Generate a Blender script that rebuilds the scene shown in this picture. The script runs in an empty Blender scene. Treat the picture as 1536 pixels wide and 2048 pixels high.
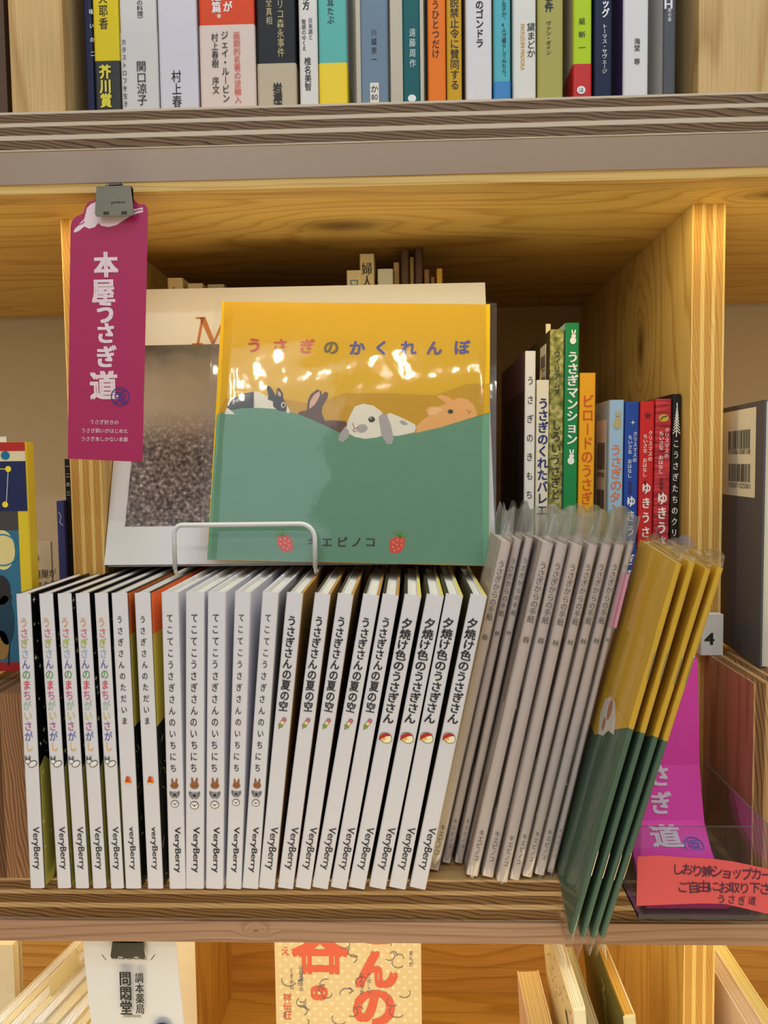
import bpy, math, random
from mathutils import Vector, Matrix
random.seed(4)
SC = bpy.context.scene
COL = SC.collection
W, H, FPX = 1536, 2048, 1538.0
CAM = Vector((0.0, 0.0, 1.30))

# ------------------------------------------------------------------ camera
def cam_axes(p, y, r):
    cp, sp, cy, sy = math.cos(p), math.sin(p), math.cos(y), math.sin(y)
    fw = Vector((-sy*cp, cy*cp, -sp)); ri = Vector((cy, sy, 0)); up = ri.cross(fw)
    c, s = math.cos(r), math.sin(r)
    return ri*c + up*s, up*c - ri*s, fw
CR, CU, CF = cam_axes(*[math.radians(a) for a in (3.60, 1.81, -0.749)])
cd = bpy.data.cameras.new('camera'); cam = bpy.data.objects.new('camera', cd); COL.objects.link(cam)
cd.sensor_fit = 'VERTICAL'; cd.sensor_height = 36.0; cd.lens = FPX/H*36.0; cd.clip_start = 0.02
cam.matrix_world = Matrix(((CR.x, CU.x, -CF.x, CAM.x), (CR.y, CU.y, -CF.y, CAM.y), (CR.z, CU.z, -CF.z, CAM.z), (0, 0, 0, 1)))
SC.camera = cam

# ------------------------------------------------------------------ world, lights, exposure
SC.view_settings.view_transform = 'Standard'; SC.view_settings.look = 'None'
SC.view_settings.gamma = 1.0; SC.view_settings.use_curve_mapping = False
SC.view_settings.exposure = 0.0
wd = bpy.data.worlds.new('world'); SC.world = wd; wd.use_nodes = True
bg = wd.node_tree.nodes['Background']; bg.inputs[0].default_value = (1.0, 0.86, 0.68, 1); bg.inputs[1].default_value = 0.38
try:
    SC.cycles.use_denoising = True
    SC.cycles.transparent_max_bounces = 48
    SC.cycles.max_bounces = 12; SC.cycles.diffuse_bounces = 6
    SC.cycles.sample_clamp_indirect = 6.0
except Exception:
    pass
def area(name, loc, target, sx, sy, power, col):
    l = bpy.data.lights.new(name, 'AREA'); l.shape = 'RECTANGLE'; l.size = sx; l.size_y = sy; l.energy = power; l.color = col
    o = bpy.data.objects.new(name, l); COL.objects.link(o); o.location = loc
    o.rotation_euler = (Vector(target) - Vector(loc)).to_track_quat('-Z', 'Y').to_euler()
    return o
area('ceiling_panel_light', (0.25, -0.05, 2.55), (0.0, 0.6, 1.15), 1.6, 0.4, 12.0, (0.60, 0.79, 1.0))
area('shop_light', (-0.9, -1.6, 2.2), (0.0, 0.6, 1.2), 1.2, 1.2, 7.0, (0.72, 0.85, 1.0))
area('added_warm_uplight', (0.1, 0.12, 0.40), (0.0, 0.68, 1.5), 1.4, 0.3, 6.2, (1.0, 0.82, 0.46))  # added uplight without a real lamp, brightens the upper shelf's underside
# strip of small warm LEDs behind the batten of the upper shelf
z0_ = 1.30-.3151
for xa, xb in ((-0.26, 0.235), (-0.75, -0.30), (0.27, 0.72)):
    area('shelf_strip_light', ((xa+xb)/2, 0.635, 1.30+0.208), ((xa+xb)/2, 0.70, 1.2), xb-xa, 0.012, 0.36, (1.0, 0.80, 0.42))
    area('lower_front_fill', ((xa+xb)/2, 0.60, z0_-.052), ((xa+xb)/2, 0.70, .4), xb-xa, 0.012, 0.22, (1.0, 0.84, 0.56))  # added front fill to brighten the book tops on the lower shelf
    area('lower_strip_light', ((xa+xb)/2, 0.74, z0_-.034), ((xa+xb)/2, 1.07, .62), xb-xa, 0.012, 0.95, (1.0, 0.76, 0.36))
# a row of ceiling spots: seen again as sparkle in the plastic sleeves
for k in range(24):
    l = bpy.data.lights.new('ceiling_spot', 'POINT'); l.energy = 0.42; l.shadow_soft_size = 0.0075; l.color = (1.0, 0.93, 0.8)
    o = bpy.data.objects.new('ceiling_spot', l); COL.objects.link(o); o.location = (-0.70+0.062*k, -0.55, 2.09+0.012*math.sin(k*1.3))

# ------------------------------------------------------------------ pixel <-> place
def ray(px, py):
    return CR*((px-W/2)/FPX) - CU*((py-H/2)/FPX) + CF
def at(px, py, Y):
    d = ray(px, py); return CAM + d*(Y/d.y)
def atz(px, py, z):
    d = ray(px, py); return CAM + d*((z-CAM.z)/d.z)
def proj(P):
    q = P-CAM; w = q.dot(CF); return (W/2 + FPX*q.dot(CR)/w, H/2 - FPX*q.dot(CU)/w)

# ------------------------------------------------------------------ materials
def lin(c):
    return tuple((x/255/12.92 if x/255 <= .04045 else ((x/255+.055)/1.055)**2.4) for x in c)
MATS = {}
def N(nt, t, **kw):
    n = nt.nodes.new(t)
    for k, v in kw.items():
        if k.startswith('i_'):
            n.inputs[int(k[2:]) if k[2:].isdigit() else k[2:]].default_value = v
        else: setattr(n, k, v)
    return n
def base(name, rough=.5, spec=.5):
    m = bpy.data.materials.new(name); m.use_nodes = True
    b = m.node_tree.nodes['Principled BSDF']; b.inputs['Roughness'].default_value = rough
    b.inputs['Specular IOR Level'].default_value = spec
    return m, m.node_tree, b
def M(c, rough=.55, var=.05, metal=0.0, spec=.4):
    """a printed, painted or paper surface with a faint mottling"""
    key = (tuple(c), rough, var, metal, spec)
    if key in MATS: return MATS[key]
    m, nt, b = base('surface_%d_%d_%d' % tuple(c), rough, spec); b.inputs['Metallic'].default_value = metal
    g = N(nt, 'ShaderNodeNewGeometry'); n = N(nt, 'ShaderNodeTexNoise'); n.inputs['Scale'].default_value = 90; n.inputs['Detail'].default_value = 3
    nt.links.new(g.outputs['Position'], n.inputs['Vector'])
    l = lin(c); mx = N(nt, 'ShaderNodeMix', data_type='RGBA')
    mx.inputs[6].default_value = tuple(x*(1-var) for x in l)+(1,); mx.inputs[7].default_value = tuple(min(1, x*(1+var)) for x in l)+(1,)
    nt.links.new(n.outputs[0], mx.inputs[0]); nt.links.new(mx.outputs[2], b.inputs['Base Color'])
    MATS[key] = m; return m
def mth(nt, op, a, b=None, c=None):
    n = N(nt, 'ShaderNodeMath', operation=op)
    for i, v in enumerate((a, b, c)):
        if v is None: continue
        if isinstance(v, (int, float)): n.inputs[i].default_value = v
        else: nt.links.new(v, n.inputs[i])
    return n.outputs[0]
def ramp(nt, fac, stops, interp='LINEAR'):
    r = N(nt, 'ShaderNodeValToRGB'); r.color_ramp.interpolation = interp
    el = r.color_ramp.elements
    while len(el) < len(stops): el.new(0.5)
    for e, (p, c) in zip(el, stops): e.position = p; e.color = tuple(lin(c))+(1,)
    nt.links.new(fac, r.inputs[0]); return r.outputs[0]
def wood(name, light, dark, long_axis, perp, freq=60, knots=(), rough=.5):
    """sawn softwood: growth-ring bands along long_axis that flow round knots"""
    m, nt, b = base(name, rough, .3)
    g = N(nt, 'ShaderNodeNewGeometry'); s = N(nt, 'ShaderNodeSeparateXYZ'); nt.links.new(g.outputs['Position'], s.inputs[0])
    mp = N(nt, 'ShaderNodeMapping'); sc = [9, 9, 9]; sc[long_axis] = 1.3; mp.inputs['Scale'].default_value = sc
    nt.links.new(g.outputs['Position'], mp.inputs[0])
    n1 = N(nt, 'ShaderNodeTexNoise'); n1.inputs['Scale'].default_value = 1.0; n1.inputs['Detail'].default_value = 3; nt.links.new(mp.outputs[0], n1.inputs['Vector'])
    v = mth(nt, 'ADD', mth(nt, 'MULTIPLY', s.outputs[perp], freq), mth(nt, 'MULTIPLY', n1.outputs[0], 9.0))
    dk = None
    for (kp, r) in knots:
        a = N(nt, 'ShaderNodeVectorMath', operation='SUBTRACT'); a.inputs[1].default_value = kp; nt.links.new(g.outputs['Position'], a.inputs[0])
        sc3 = [1/r]*3; sc3[long_axis] = .45/r
        q = N(nt, 'ShaderNodeVectorMath', operation='MULTIPLY'); q.inputs[1].default_value = sc3; nt.links.new(a.outputs[0], q.inputs[0])
        ln = N(nt, 'ShaderNodeVectorMath', operation='LENGTH'); nt.links.new(q.outputs[0], ln.inputs[0])
        e = mth(nt, 'POWER', 2.718, mth(nt, 'MULTIPLY', ln.outputs['Value'], -1.0))
        v = mth(nt, 'ADD', v, mth(nt, 'MULTIPLY', e, 7.0))
        k = mth(nt, 'POWER', 2.718, mth(nt, 'MULTIPLY', mth(nt, 'MULTIPLY', ln.outputs['Value'], ln.outputs['Value']), -9.0))
        dk = k if dk is None else mth(nt, 'MAXIMUM', dk, k)
    f = mth(nt, 'FRACT', v)
    mid = [(a*2+c)/3 for a, c in zip(light, dark)]
    col = ramp(nt, f, [(0, light), (.60, [(a*3+c)/4 for a, c in zip(light, mid)]), (.86, [(a+c*2)/3 for a, c in zip(light, dark)]), (1, light)])
    mp2 = N(nt, 'ShaderNodeMapping'); sc = [700, 700, 700]; sc[long_axis] = 12; mp2.inputs['Scale'].default_value = sc
    nt.links.new(g.outputs['Position'], mp2.inputs[0])
    n2 = N(nt, 'ShaderNodeTexNoise'); n2.inputs['Scale'].default_value = 1.0; n2.inputs['Detail'].default_value = 2; nt.links.new(mp2.outputs[0], n2.inputs['Vector'])
    mx = N(nt, 'ShaderNodeMix', data_type='RGBA', blend_type='MULTIPLY'); mx.inputs[0].default_value = .5
    nt.links.new(col, mx.inputs[6]); nt.links.new(ramp(nt, n2.outputs[0], [(.25, (185, 175, 160)), (.75, (255, 255, 255))]), mx.inputs[7])
    out = mx.outputs[2]
    if dk is not None:
        m2 = N(nt, 'ShaderNodeMix', data_type='RGBA'); nt.links.new(dk, m2.inputs[0]); nt.links.new(out, m2.inputs[6])
        m2.inputs[7].default_value = tuple(lin([x*.62 for x in dark]))+(1,); out = m2.outputs[2]
    nt.links.new(out, b.inputs['Base Color'])
    bp = N(nt, 'ShaderNodeBump'); bp.inputs['Strength'].default_value = .08; bp.inputs['Distance'].default_value = .001
    nt.links.new(n2.outputs[0], bp.inputs['Height']); nt.links.new(bp.outputs[0], b.inputs['Normal'])
    return m
def ply(name, axis, o, t, stops, long_axis, dark, gmin=40):
    """laminated board edge: plies banded along axis, slanting end grain in the dark plies"""
    m, nt, b = base(name, .6, .25)
    g = N(nt, 'ShaderNodeNewGeometry'); s = N(nt, 'ShaderNodeSeparateXYZ'); nt.links.new(g.outputs['Position'], s.inputs[0])
    mp = N(nt, 'ShaderNodeMapping'); sc = [30, 30, 30]; sc[long_axis] = 7; mp.inputs['Scale'].default_value = sc; nt.links.new(g.outputs['Position'], mp.inputs[0])
    n1 = N(nt, 'ShaderNodeTexNoise'); n1.inputs['Scale'].default_value = 1; n1.inputs['Detail'].default_value = 3; nt.links.new(mp.outputs[0], n1.inputs['Vector'])
    f = mth(nt, 'MULTIPLY', mth(nt, 'SUBTRACT', s.outputs[axis], o), 1/t)
    f2 = mth(nt, 'ADD', f, mth(nt, 'MULTIPLY', mth(nt, 'SUBTRACT', n1.outputs[0], .5), .05))
    col = ramp(nt, f2, stops, 'LINEAR')
    grain = mth(nt, 'FRACT', mth(nt, 'ADD', mth(nt, 'MULTIPLY', f, 11.0), mth(nt, 'ADD', mth(nt, 'MULTIPLY', s.outputs[long_axis], 40.0), mth(nt, 'MULTIPLY', n1.outputs[0], 9.0))))
    mx = N(nt, 'ShaderNodeMix', data_type='RGBA', blend_type='MULTIPLY')
    sep = N(nt, 'ShaderNodeRGBToBW'); nt.links.new(col, sep.inputs[0])
    nt.links.new(ramp(nt, sep.outputs[0], [(.12, (255, 255, 255)), (.5, (gmin, gmin, gmin))]), mx.inputs[0])
    nt.links.new(col, mx.inputs[6]); nt.links.new(ramp(nt, grain, [(0, (255, 255, 255)), (.6, (235, 228, 215)), (.85, dark), (1, (255, 255, 255))]), mx.inputs[7])
    nt.links.new(mx.outputs[2], b.inputs['Base Color'])
    return m
def bands(light, dark):
    r = []
    p = 0.0
    for w, c in ((.04, light), (.24, dark), (.12, light), (.22, dark), (.10, light), (.22, dark), (.06, light)):
        r.append((min(1, p+.012), c)); r.append((min(1, p+w-.012), c)); p += w
    return r
def pages_mat(name, c, axis, freq=2600):
    m, nt, b = base(name, .8, .1)
    g = N(nt, 'ShaderNodeNewGeometry'); s = N(nt, 'ShaderNodeSeparateXYZ'); nt.links.new(g.outputs['Position'], s.inputs[0])
    n1 = N(nt, 'ShaderNodeTexNoise', noise_dimensions='1D'); n1.inputs['Scale'].default_value = freq; n1.inputs['Detail'].default_value = 1
    nt.links.new(s.outputs[axis], n1.inputs['W'])
    nt.links.new(ramp(nt, n1.outputs[0], [(.3, [x*.78 for x in c]), (.6, c)]), b.inputs['Base Color'])
    return m
def film(name, tint=(255, 255, 255), gloss=.16, haze=.03, rough=.07, bump=.05):
    """clear polypropylene: see-through with a fresnel sheen and a little haze"""
    m = bpy.data.materials.new(name); m.use_nodes = True; nt = m.node_tree; nt.nodes.clear()
    out = N(nt, 'ShaderNodeOutputMaterial'); tr = N(nt, 'ShaderNodeBsdfTransparent'); gl = N(nt, 'ShaderNodeBsdfGlossy'); df = N(nt, 'ShaderNodeBsdfDiffuse')
    tr.inputs[0].default_value = tuple(lin(tint))+(1,); gl.inputs['Roughness'].default_value = rough; df.inputs[0].default_value = (.85, .85, .85, 1)
    fr = N(nt, 'ShaderNodeLayerWeight'); fr.inputs[0].default_value = .35
    fac = mth(nt, 'ADD', mth(nt, 'MULTIPLY', fr.outputs['Fresnel'], gloss*3), gloss*.25)
    g = N(nt, 'ShaderNodeNewGeometry'); n1 = N(nt, 'ShaderNodeTexNoise'); n1.inputs['Scale'].default_value = 55; n1.inputs['Detail'].default_value = 2
    nt.links.new(g.outputs['Position'], n1.inputs['Vector']); bp = N(nt, 'ShaderNodeBump'); bp.inputs['Strength'].default_value = bump; bp.inputs['Distance'].default_value = .004
    nt.links.new(n1.outputs[0], bp.inputs['Height']); nt.links.new(bp.outputs[0], gl.inputs['Normal'])
    m1 = N(nt, 'ShaderNodeMixShader'); m1.inputs[0].default_value = haze; nt.links.new(tr.outputs[0], m1.inputs[1]); nt.links.new(df.outputs[0], m1.inputs[2])
    m2 = N(nt, 'ShaderNodeMixShader'); nt.links.new(fac, m2.inputs[0]); nt.links.new(m1.outputs[0], m2.inputs[1]); nt.links.new(gl.outputs[0], m2.inputs[2])
    nt.links.new(m2.outputs[0], out.inputs[0])
    return m

# ------------------------------------------------------------------ mesh building
class Fr:
    """a frame: origin, right, up, outward normal"""
    def __init__(s, o, u, v):
        s.o = Vector(o); s.u = Vector(u).normalized(); v = Vector(v); s.v = (v - s.u*v.dot(s.u)).normalized(); s.n = s.u.cross(s.v)
    def pt(s, a, b, c=0): return s.o + s.u*a + s.v*b + s.n*c
    def px(s, x, y):
        d = ray(x, y); t = (s.o-CAM).dot(s.n)/d.dot(s.n); P = CAM + d*t - s.o
        return P.dot(s.u), P.dot(s.v)
    def b_at(s, a, y):
        lo, hi = -1.0, 1.5
        for _ in range(40):
            m = (lo+hi)/2
            if proj(s.pt(a, m))[1] > y: lo = m
            else: hi = m
        return lo
    def moved(s, a, b, c): return Fr(s.pt(a, b, c), s.u, s.v)
GLY = {}
def glyph(st, bold=0.0):
    k = (st, round(bold, 3))
    if k in GLY: return GLY[k]
    if abs(bold) > .001:                       # heavier strokes: the outline laid down several times
        v0, f0 = glyph(st); n = len(v0); vs = []; fs = []; g = max(bold, 0)
        for i, (dx, dy) in enumerate(((-g, -g*.6), (g, -g*.6), (-g, g*.6), (g, g*.6)) if g > .018 else ((-g, 0), (g, 0))):
            vs += [(x+dx, y+dy, i) for x, y, *_ in v0]; fs += [tuple(j+i*n for j in f) for f in f0]
        GLY[k] = (vs, fs); return GLY[k]
    c = bpy.data.curves.new('lettering', 'FONT'); c.body = st; c.resolution_u = 3
    o = bpy.data.objects.new('lettering', c); COL.objects.link(o)
    dg = bpy.context.evaluated_depsgraph_get(); dg.update()
    e = o.evaluated_get(dg); m = e.to_mesh()
    vs = [(v.co.x, v.co.y, 0) for v in m.vertices]; fs = [tuple(p.vertices) for p in m.polygons]
    e.to_mesh_clear(); bpy.data.objects.remove(o); bpy.data.curves.remove(c)
    GLY[k] = (vs, fs); return GLY[k]
class MB:
    def __init__(s): s.v = []; s.f = []; s.m = []; s.mats = []
    def mi(s, m):
        if m not in s.mats: s.mats.append(m)
        return s.mats.index(m)
    def add(s, vs, fs, m):
        k = len(s.v); i = s.mi(m); s.v += [Vector(p) for p in vs]
        for f in fs: s.f.append(tuple(k+j for j in f)); s.m.append(i)
        return s
    def hexa(s, p, m, fm=None):
        """p: 8 corners, index = a + 2*b + 4*c; fm: materials by side l r d u k f (c low = k, c high = f)"""
        fm = fm or {}
        for side, f in (('l', (0, 4, 6, 2)), ('r', (1, 3, 7, 5)), ('d', (0, 1, 5, 4)), ('u', (2, 6, 7, 3)), ('k', (0, 2, 3, 1)), ('f', (4, 5, 7, 6))):
            s.add([p[i] for i in f], [(0, 1, 2, 3)], fm.get(side, m))
        return s
    def box(s, F, a, b, c, m, fm=None):
        return s.hexa([F.pt(a[i & 1], b[(i >> 1) & 1], c[i >> 2]) for i in range(8)], m, fm)
    def wbox(s, lo, hi, m, fm=None):
        F = Fr((0, 0, 0), (1, 0, 0), (0, 0, 1))   # n = -y
        return s.box(F, (lo[0], hi[0]), (lo[2], hi[2]), (-hi[1], -lo[1]), m, fm)
    def prism(s, F, poly, c0, c1, m, ms=None):
        """poly: (a, b) counter-clockwise seen from +n"""
        n = len(poly); k = [F.pt(a, b, c0) for a, b in poly] + [F.pt(a, b, c1) for a, b in poly]
        s.add(k, [tuple(range(n-1, -1, -1)), tuple(range(n, 2*n))], m)
        s.add(k, [(i, (i+1) % n, n+(i+1) % n, n+i) for i in range(n)], ms or m); return s
    def fill(s, F, poly, m, c=.0002):
        s.add([F.pt(a, b, c) for a, b in poly], [tuple(range(len(poly)))], m); return s
    def fillpx(s, F, poly, m, c=.0002): return s.fill(F, [F.px(*p) for p in poly], m, c)
    def disc(s, F, a, b, ra, rb, m, c=.0003, rot=0, n=20):
        cr, sr = math.cos(rot), math.sin(rot); P = []
        for i in range(n):
            t = 2*math.pi*i/n; x, y = ra*math.cos(t), rb*math.sin(t); P.append((a+x*cr-y*sr, b+x*sr+y*cr))
        return s.fill(F, P, m, c)
    def ring(s, F, a, b, r, w, m, c=.0003, n=28):
        vs = []; fs = []
        for i in range(n):
            t = 2*math.pi*i/n
            vs += [F.pt(a+r*math.cos(t), b+r*math.sin(t), c), F.pt(a+(r-w)*math.cos(t), b+(r-w)*math.sin(t), c)]
            j = (i+1) % n; fs.append((2*i, 2*j, 2*j+1, 2*i+1))
        s.add(vs, fs, m); return s
    def star(s, F, a, b, r, m, n=5, c=.0003, rot=math.pi/2, inner=.45):
        return s.fill(F, [(a+(r if i % 2 == 0 else r*inner)*math.cos(rot+math.pi*i/n), b+(r if i % 2 == 0 else r*inner)*math.sin(rot+math.pi*i/n)) for i in range(2*n)], m, c)
    def stroke(s, F, pts, w, m, c=.0003):
        for q_, ((x0, y0), (x1, y1)) in enumerate(zip(pts, pts[1:])):
            dx, dy = x1-x0, y1-y0; l = math.hypot(dx, dy) or 1; nx, ny = -dy/l*w/2, dx/l*w/2; ex, ey = dx/l*w*.3, dy/l*w*.3
            s.fill(F, [(x0-nx-ex, y0-ny-ey), (x1-nx+ex, y1-ny+ey), (x1+nx+ex, y1+ny+ey), (x0+nx-ex, y0+ny-ey)], m, c+(q_ % 4)*2e-5)
        return s
    def strokepx(s, F, pts, w, m, c=.0003): return s.stroke(F, [F.px(*p) for p in pts], w, m, c)
    def char(s, F, ch, a, b, sx, sy, m, c=.0003, bold=0.0, rot=0.0):
        """one character centred on (a, b) with em width sx and em height sy"""
        vs, fs = glyph(ch, bold); cr, sr = math.cos(rot), math.sin(rot); P = []
        for x, y, ly in vs:
            x -= .5; y -= .38; x, y = x*cr-y*sr, x*sr+y*cr
            P.append(F.pt(a+x*sx, b+y*sy, c+ly*3e-5))
        s.add(P, fs, m)
    def vtext(s, F, st, a, b0, b1, wid, m, bold=.012, c=.0003, wob=0.0):
        """vertical Japanese line: from b0 (top) to b1, column width wid; m: a material or a list of them"""
        n = len(st); p = (b0-b1)/n
        for i, ch in enumerate(st):
            if ch in ' \u3000': continue
            rot = -math.pi/2 if ch in 'ー（）()…—' else 0
            mm = m[i % len(m)] if isinstance(m, (list, tuple)) else m
            bb = b0-p*(i+.5); aa = a
            if ch in '、。': aa += wid*.55; bb += p*.5
            s.char(F, ch, aa+wob*random.uniform(-1, 1)*wid, bb, wid, min(p*1.02, abs(wid)*1.28), mm, c, bold, rot+wob*random.uniform(-1, 1))
    def line(s, F, st, a0, b0, a1, b1, hgt, m, bold=.008, c=.0003):
        """a line of writing fitted from (a0, b0) to (a1, b1), lower edge on that segment, letters hgt high"""
        vs, fs = glyph(st, bold)
        if not vs: return
        x0 = min(v[0] for v in vs); x1 = max(v[0] for v in vs); y0 = min(v[1] for v in vs); y1 = max(v[1] for v in vs)
        du, dv = a1-a0, b1-b0; L = math.hypot(du, dv); ex, ey = du/L, dv/L
        P = []
        for x, y, ly in vs:
            t = (x-x0)/(x1-x0)*L; h = (y-y0)/(y1-y0)*hgt
            P.append(F.pt(a0+ex*t-ey*h, b0+ey*t+ex*h, c+ly*3e-5))
        s.add(P, fs, m)
    def tube(s, pts, r, m, n=8, closed=False):
        pts = [Vector(p) for p in pts]; k = len(s.v); vs = []; fs = []; up = None
        for i, p in enumerate(pts):
            d = (pts[min(i+1, len(pts)-1)]-pts[max(i-1, 0)]).normalized()
            if up is None: up = Vector((0, 0, 1)) if abs(d.z) < .9 else Vector((0, 1, 0))
            x = d.cross(up).normalized(); y = x.cross(d); up = y
            for j in range(n):
                t = 2*math.pi*j/n; vs.append(p + x*(r*math.cos(t)) + y*(r*math.sin(t)))
        for i in range(len(pts)-1):
            for j in range(n):
                fs.append((i*n+j, i*n+(j+1) % n, (i+1)*n+(j+1) % n, (i+1)*n+j))
        fs += [tuple(range(n-1, -1, -1)), tuple(range((len(pts)-1)*n, len(pts)*n))]
        s.add(vs, fs, m); return s
    def sheet(s, fn, nu, nv, m):
        vs = [fn(i/nu, j/nv) for j in range(nv+1) for i in range(nu+1)]
        fs = [(j*(nu+1)+i, j*(nu+1)+i+1, (j+1)*(nu+1)+i+1, (j+1)*(nu+1)+i) for j in range(nv) for i in range(nu)]
        s.add(vs, fs, m); return s
    def build(s, name, parent=None, origin=None, smooth=False, bevel=0, **props):
        me = bpy.data.meshes.new(name)
        o0 = Vector(origin) if origin is not None else (parent['_o'] if parent is not None else Vector((0, 0, 0)))
        o0 = Vector(o0)
        me.from_pydata([v-o0 for v in s.v], [], s.f)
        for m in s.mats: me.materials.append(m)
        for p, i in zip(me.polygons, s.m): p.material_index = i; p.use_smooth = smooth
        me.update()
        o = bpy.data.objects.new(name, me); COL.objects.link(o)
        if parent is not None: o.parent = parent; o['_o'] = o0
        else: o.location = o0; o['_o'] = o0
        if parent is not None and parent.type == 'MESH' : pass
        if bevel:
            b = o.modifiers.new('soft_edges', 'BEVEL'); b.width = bevel; b.segments = 2; b.limit_method = 'ANGLE'; b.angle_limit = .8
        for k, v in props.items(): o[k] = v
        return o
def thing(name, loc, label, category, group=None):
    o = bpy.data.objects.new(name, None); COL.objects.link(o); o.location = loc; o['_o'] = Vector(loc); o.empty_display_size = .02
    o['label'] = label; o['category'] = category
    if group: o['group'] = group
    return o
WHITE = M((232, 231, 232)); BLACK = M((22, 21, 22)); INK = M((38, 36, 38), .6)
X, Y_, Z = Vector((1, 0, 0)), Vector((0, 1, 0)), Vector((0, 0, 1))
PG = pages_mat('book_pages', (236, 228, 208), 0)
PGW = pages_mat('white_book_pages', (240, 238, 230), 0)

# ================================================================== STRUCTURE: wall, floor, bookcase
z0 = 1.30-.3151            # top of the display shelf
ZU = 1.30+.2112            # underside of the upper shelf
ZT = 1.30+.2730            # top of the upper shelf
YP, YT, YD, YB = .565, .600, .660, 1.075
wallm = M((214, 202, 178), .85, .04)
MB().wbox((-1.6, YB+.025, -.02), (1.6, YB+.085, 2.75), wallm).build('wall_back', kind='structure')
MB().wbox((-1.6, -2.6, -.06), (1.6, YB+.085, 0.0), wood('oak_floor', (168, 128, 86), (120, 84, 52), 0, 1, 25)).build('floor', kind='structure')

CEDAR_X = wood('cedar_board_underside', (240, 204, 116), (204, 158, 74), 0, 1, 26, knots=[((-.055, .695, ZU), .05), ((.30, .64, ZU), .03)])
CEDAR_S = wood('cedar_board_side', (226, 192, 114), (186, 142, 70), 2, 1, 20, knots=[((.2385, .80, 1.415), .032), ((-.2655, .8, 1.38), .03)])
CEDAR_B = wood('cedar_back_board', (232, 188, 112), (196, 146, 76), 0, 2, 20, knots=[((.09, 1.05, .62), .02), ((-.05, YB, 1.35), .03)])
POST = wood('pale_post_wood', (222, 186, 126), (186, 142, 82), 2, 0, 36)
RED_SIDE = wood('red_heartwood_side', (196, 134, 104), (156, 96, 70), 2, 1, 22)
BATTEN = wood('brown_batten_wood', (180, 144, 120), (138, 102, 82), 0, 2, 120, knots=[((-.120, YP-.002, .945), .0022)])
BATTEN_T = wood('yellow_batten_wood', (226, 190, 116), (190, 146, 74), 0, 2, 160)
FILM_STRIP = M((150, 128, 108), .32, .04, spec=.5)
LT, DK = (206, 186, 156), (128, 98, 66)
PLY_T = ply('plywood_edge_upper', 2, 1.30+.2435, .0295, bands((200, 184, 162), (120, 96, 72)), 0, (96, 78, 62))
PLY_B = ply('plywood_edge_lower', 2, z0-.0325, .0325, bands((188, 156, 114), (124, 90, 54)), 0, (84, 60, 40), 90)
PLY_DL = ply('plywood_edge_divider', 0, -.2931, .0276, bands((244, 210, 128), (214, 164, 84)), 2, (150, 104, 52), 150)
PLY_DR = ply('plywood_edge_divider_two', 0, .2385, .0272, bands((244, 210, 128), (214, 164, 84)), 2, (150, 104, 52), 150)
PLY_PL = ply('plywood_edge_low_board', 0, -.338, .0275, bands((158, 116, 84), (112, 78, 54)), 2, (84, 56, 38), 170)
PLY_PR = ply('plywood_edge_low_board_two', 0, .253, .030, bands((190, 152, 104), (132, 96, 60)), 2, (84, 58, 36), 150)

bc = thing('bookcase', (0, .8, 0), 'pale cedar plywood bookcase with square cells holding all the books', 'bookcase')
XL, XR = -.80, .80
up = MB().wbox((XL, YT, ZT-.0295), (XR, YB, ZT), POST, {'f': PLY_T, 'd': CEDAR_X}).build('shelf_board', bc)
MB().wbox((XL, YT, ZU), (XR, YT+.022, ZT-.030), BATTEN_T).build('front_batten', up)
MB().wbox((XL, YT-.0008, ZU+.0072), (XR, YT-.0001, ZT-.0305), FILM_STRIP).build('price_strip', up)
MB().wbox((XL, YT+.0225, ZU), (XR, YB, ZT-.030), CEDAR_X).build('lower_board', up)
lo = MB().wbox((XL, YP, z0-.0325), (XR, YB, z0), wood('shelf_top_wood', (196, 158, 104), (150, 108, 62), 0, 1, 30), {'f': PLY_B}).build('shelf_board', bc)
MB().wbox((XL, YP-.002, z0-.0490), (XR, YP+.020, z0-.0327), BATTEN).build('front_batten', lo)
MB().wbox((XL, .62, .50), (XR, YB, .53), CEDAR_X).build('shelf_board', bc)
# dividers
for x0, x1, pm in ((-.2931, -.2655, PLY_DL), (.2385, .2657, PLY_DR)):
    MB().wbox((x0, YD, z0+.0002), (x1, YB, ZU-.0002), CEDAR_S, {'f': pm}).build('divider', bc, bevel=.0006)
    dx = .008
    MB().wbox((x0, YD if x0 > 0 else .80, .5302), (x1, YB, z0-.033), CEDAR_S, {'f': pm}).build('divider', bc, bevel=.0006)
lowL = MB().wbox((-.338, YP, z0+.0002), (-.2896, YD+.1, z0+.1445), RED_SIDE, {'f': PLY_PL, 'u': PLY_PL}).build('low_divider', bc, bevel=.0006)
lowR = MB().wbox((.2530, YP, z0+.0002), (.2830, YD-.0005, z0+.150), RED_SIDE, {'f': PLY_PR, 'u': PLY_PR}).build('low_divider', bc, bevel=.0006)
# raised shelves in the neighbouring cells
MB().wbox((XL, .585, z0+.118), (-.3385, YB, z0+.1455), CEDAR_X, {'f': PLY_B}).build('side_shelf', bc)
MB().wbox((.2835, .585, z0+.118), (XR, YB, z0+.1455), CEDAR_X, {'f': PLY_B}).build('side_shelf', bc)
# posts of the upper cells
for a, b in (((20, 100), (127, 100)), ((1397, 100), (1600, 100))):
    p, q = at(*a, .640), at(*b, .640)
    MB().wbox((p.x, .640, ZT+.0002), (q.x, .93, ZT+.32), POST).build('post', bc, bevel=.001)
pz = at(20, 100, .66)
MB().wbox((pz.x-.06, .66, ZT+.0002), (pz.x-.004, .9, ZT+.32), M((92, 66, 48))).build('side_board', bc)
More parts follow.
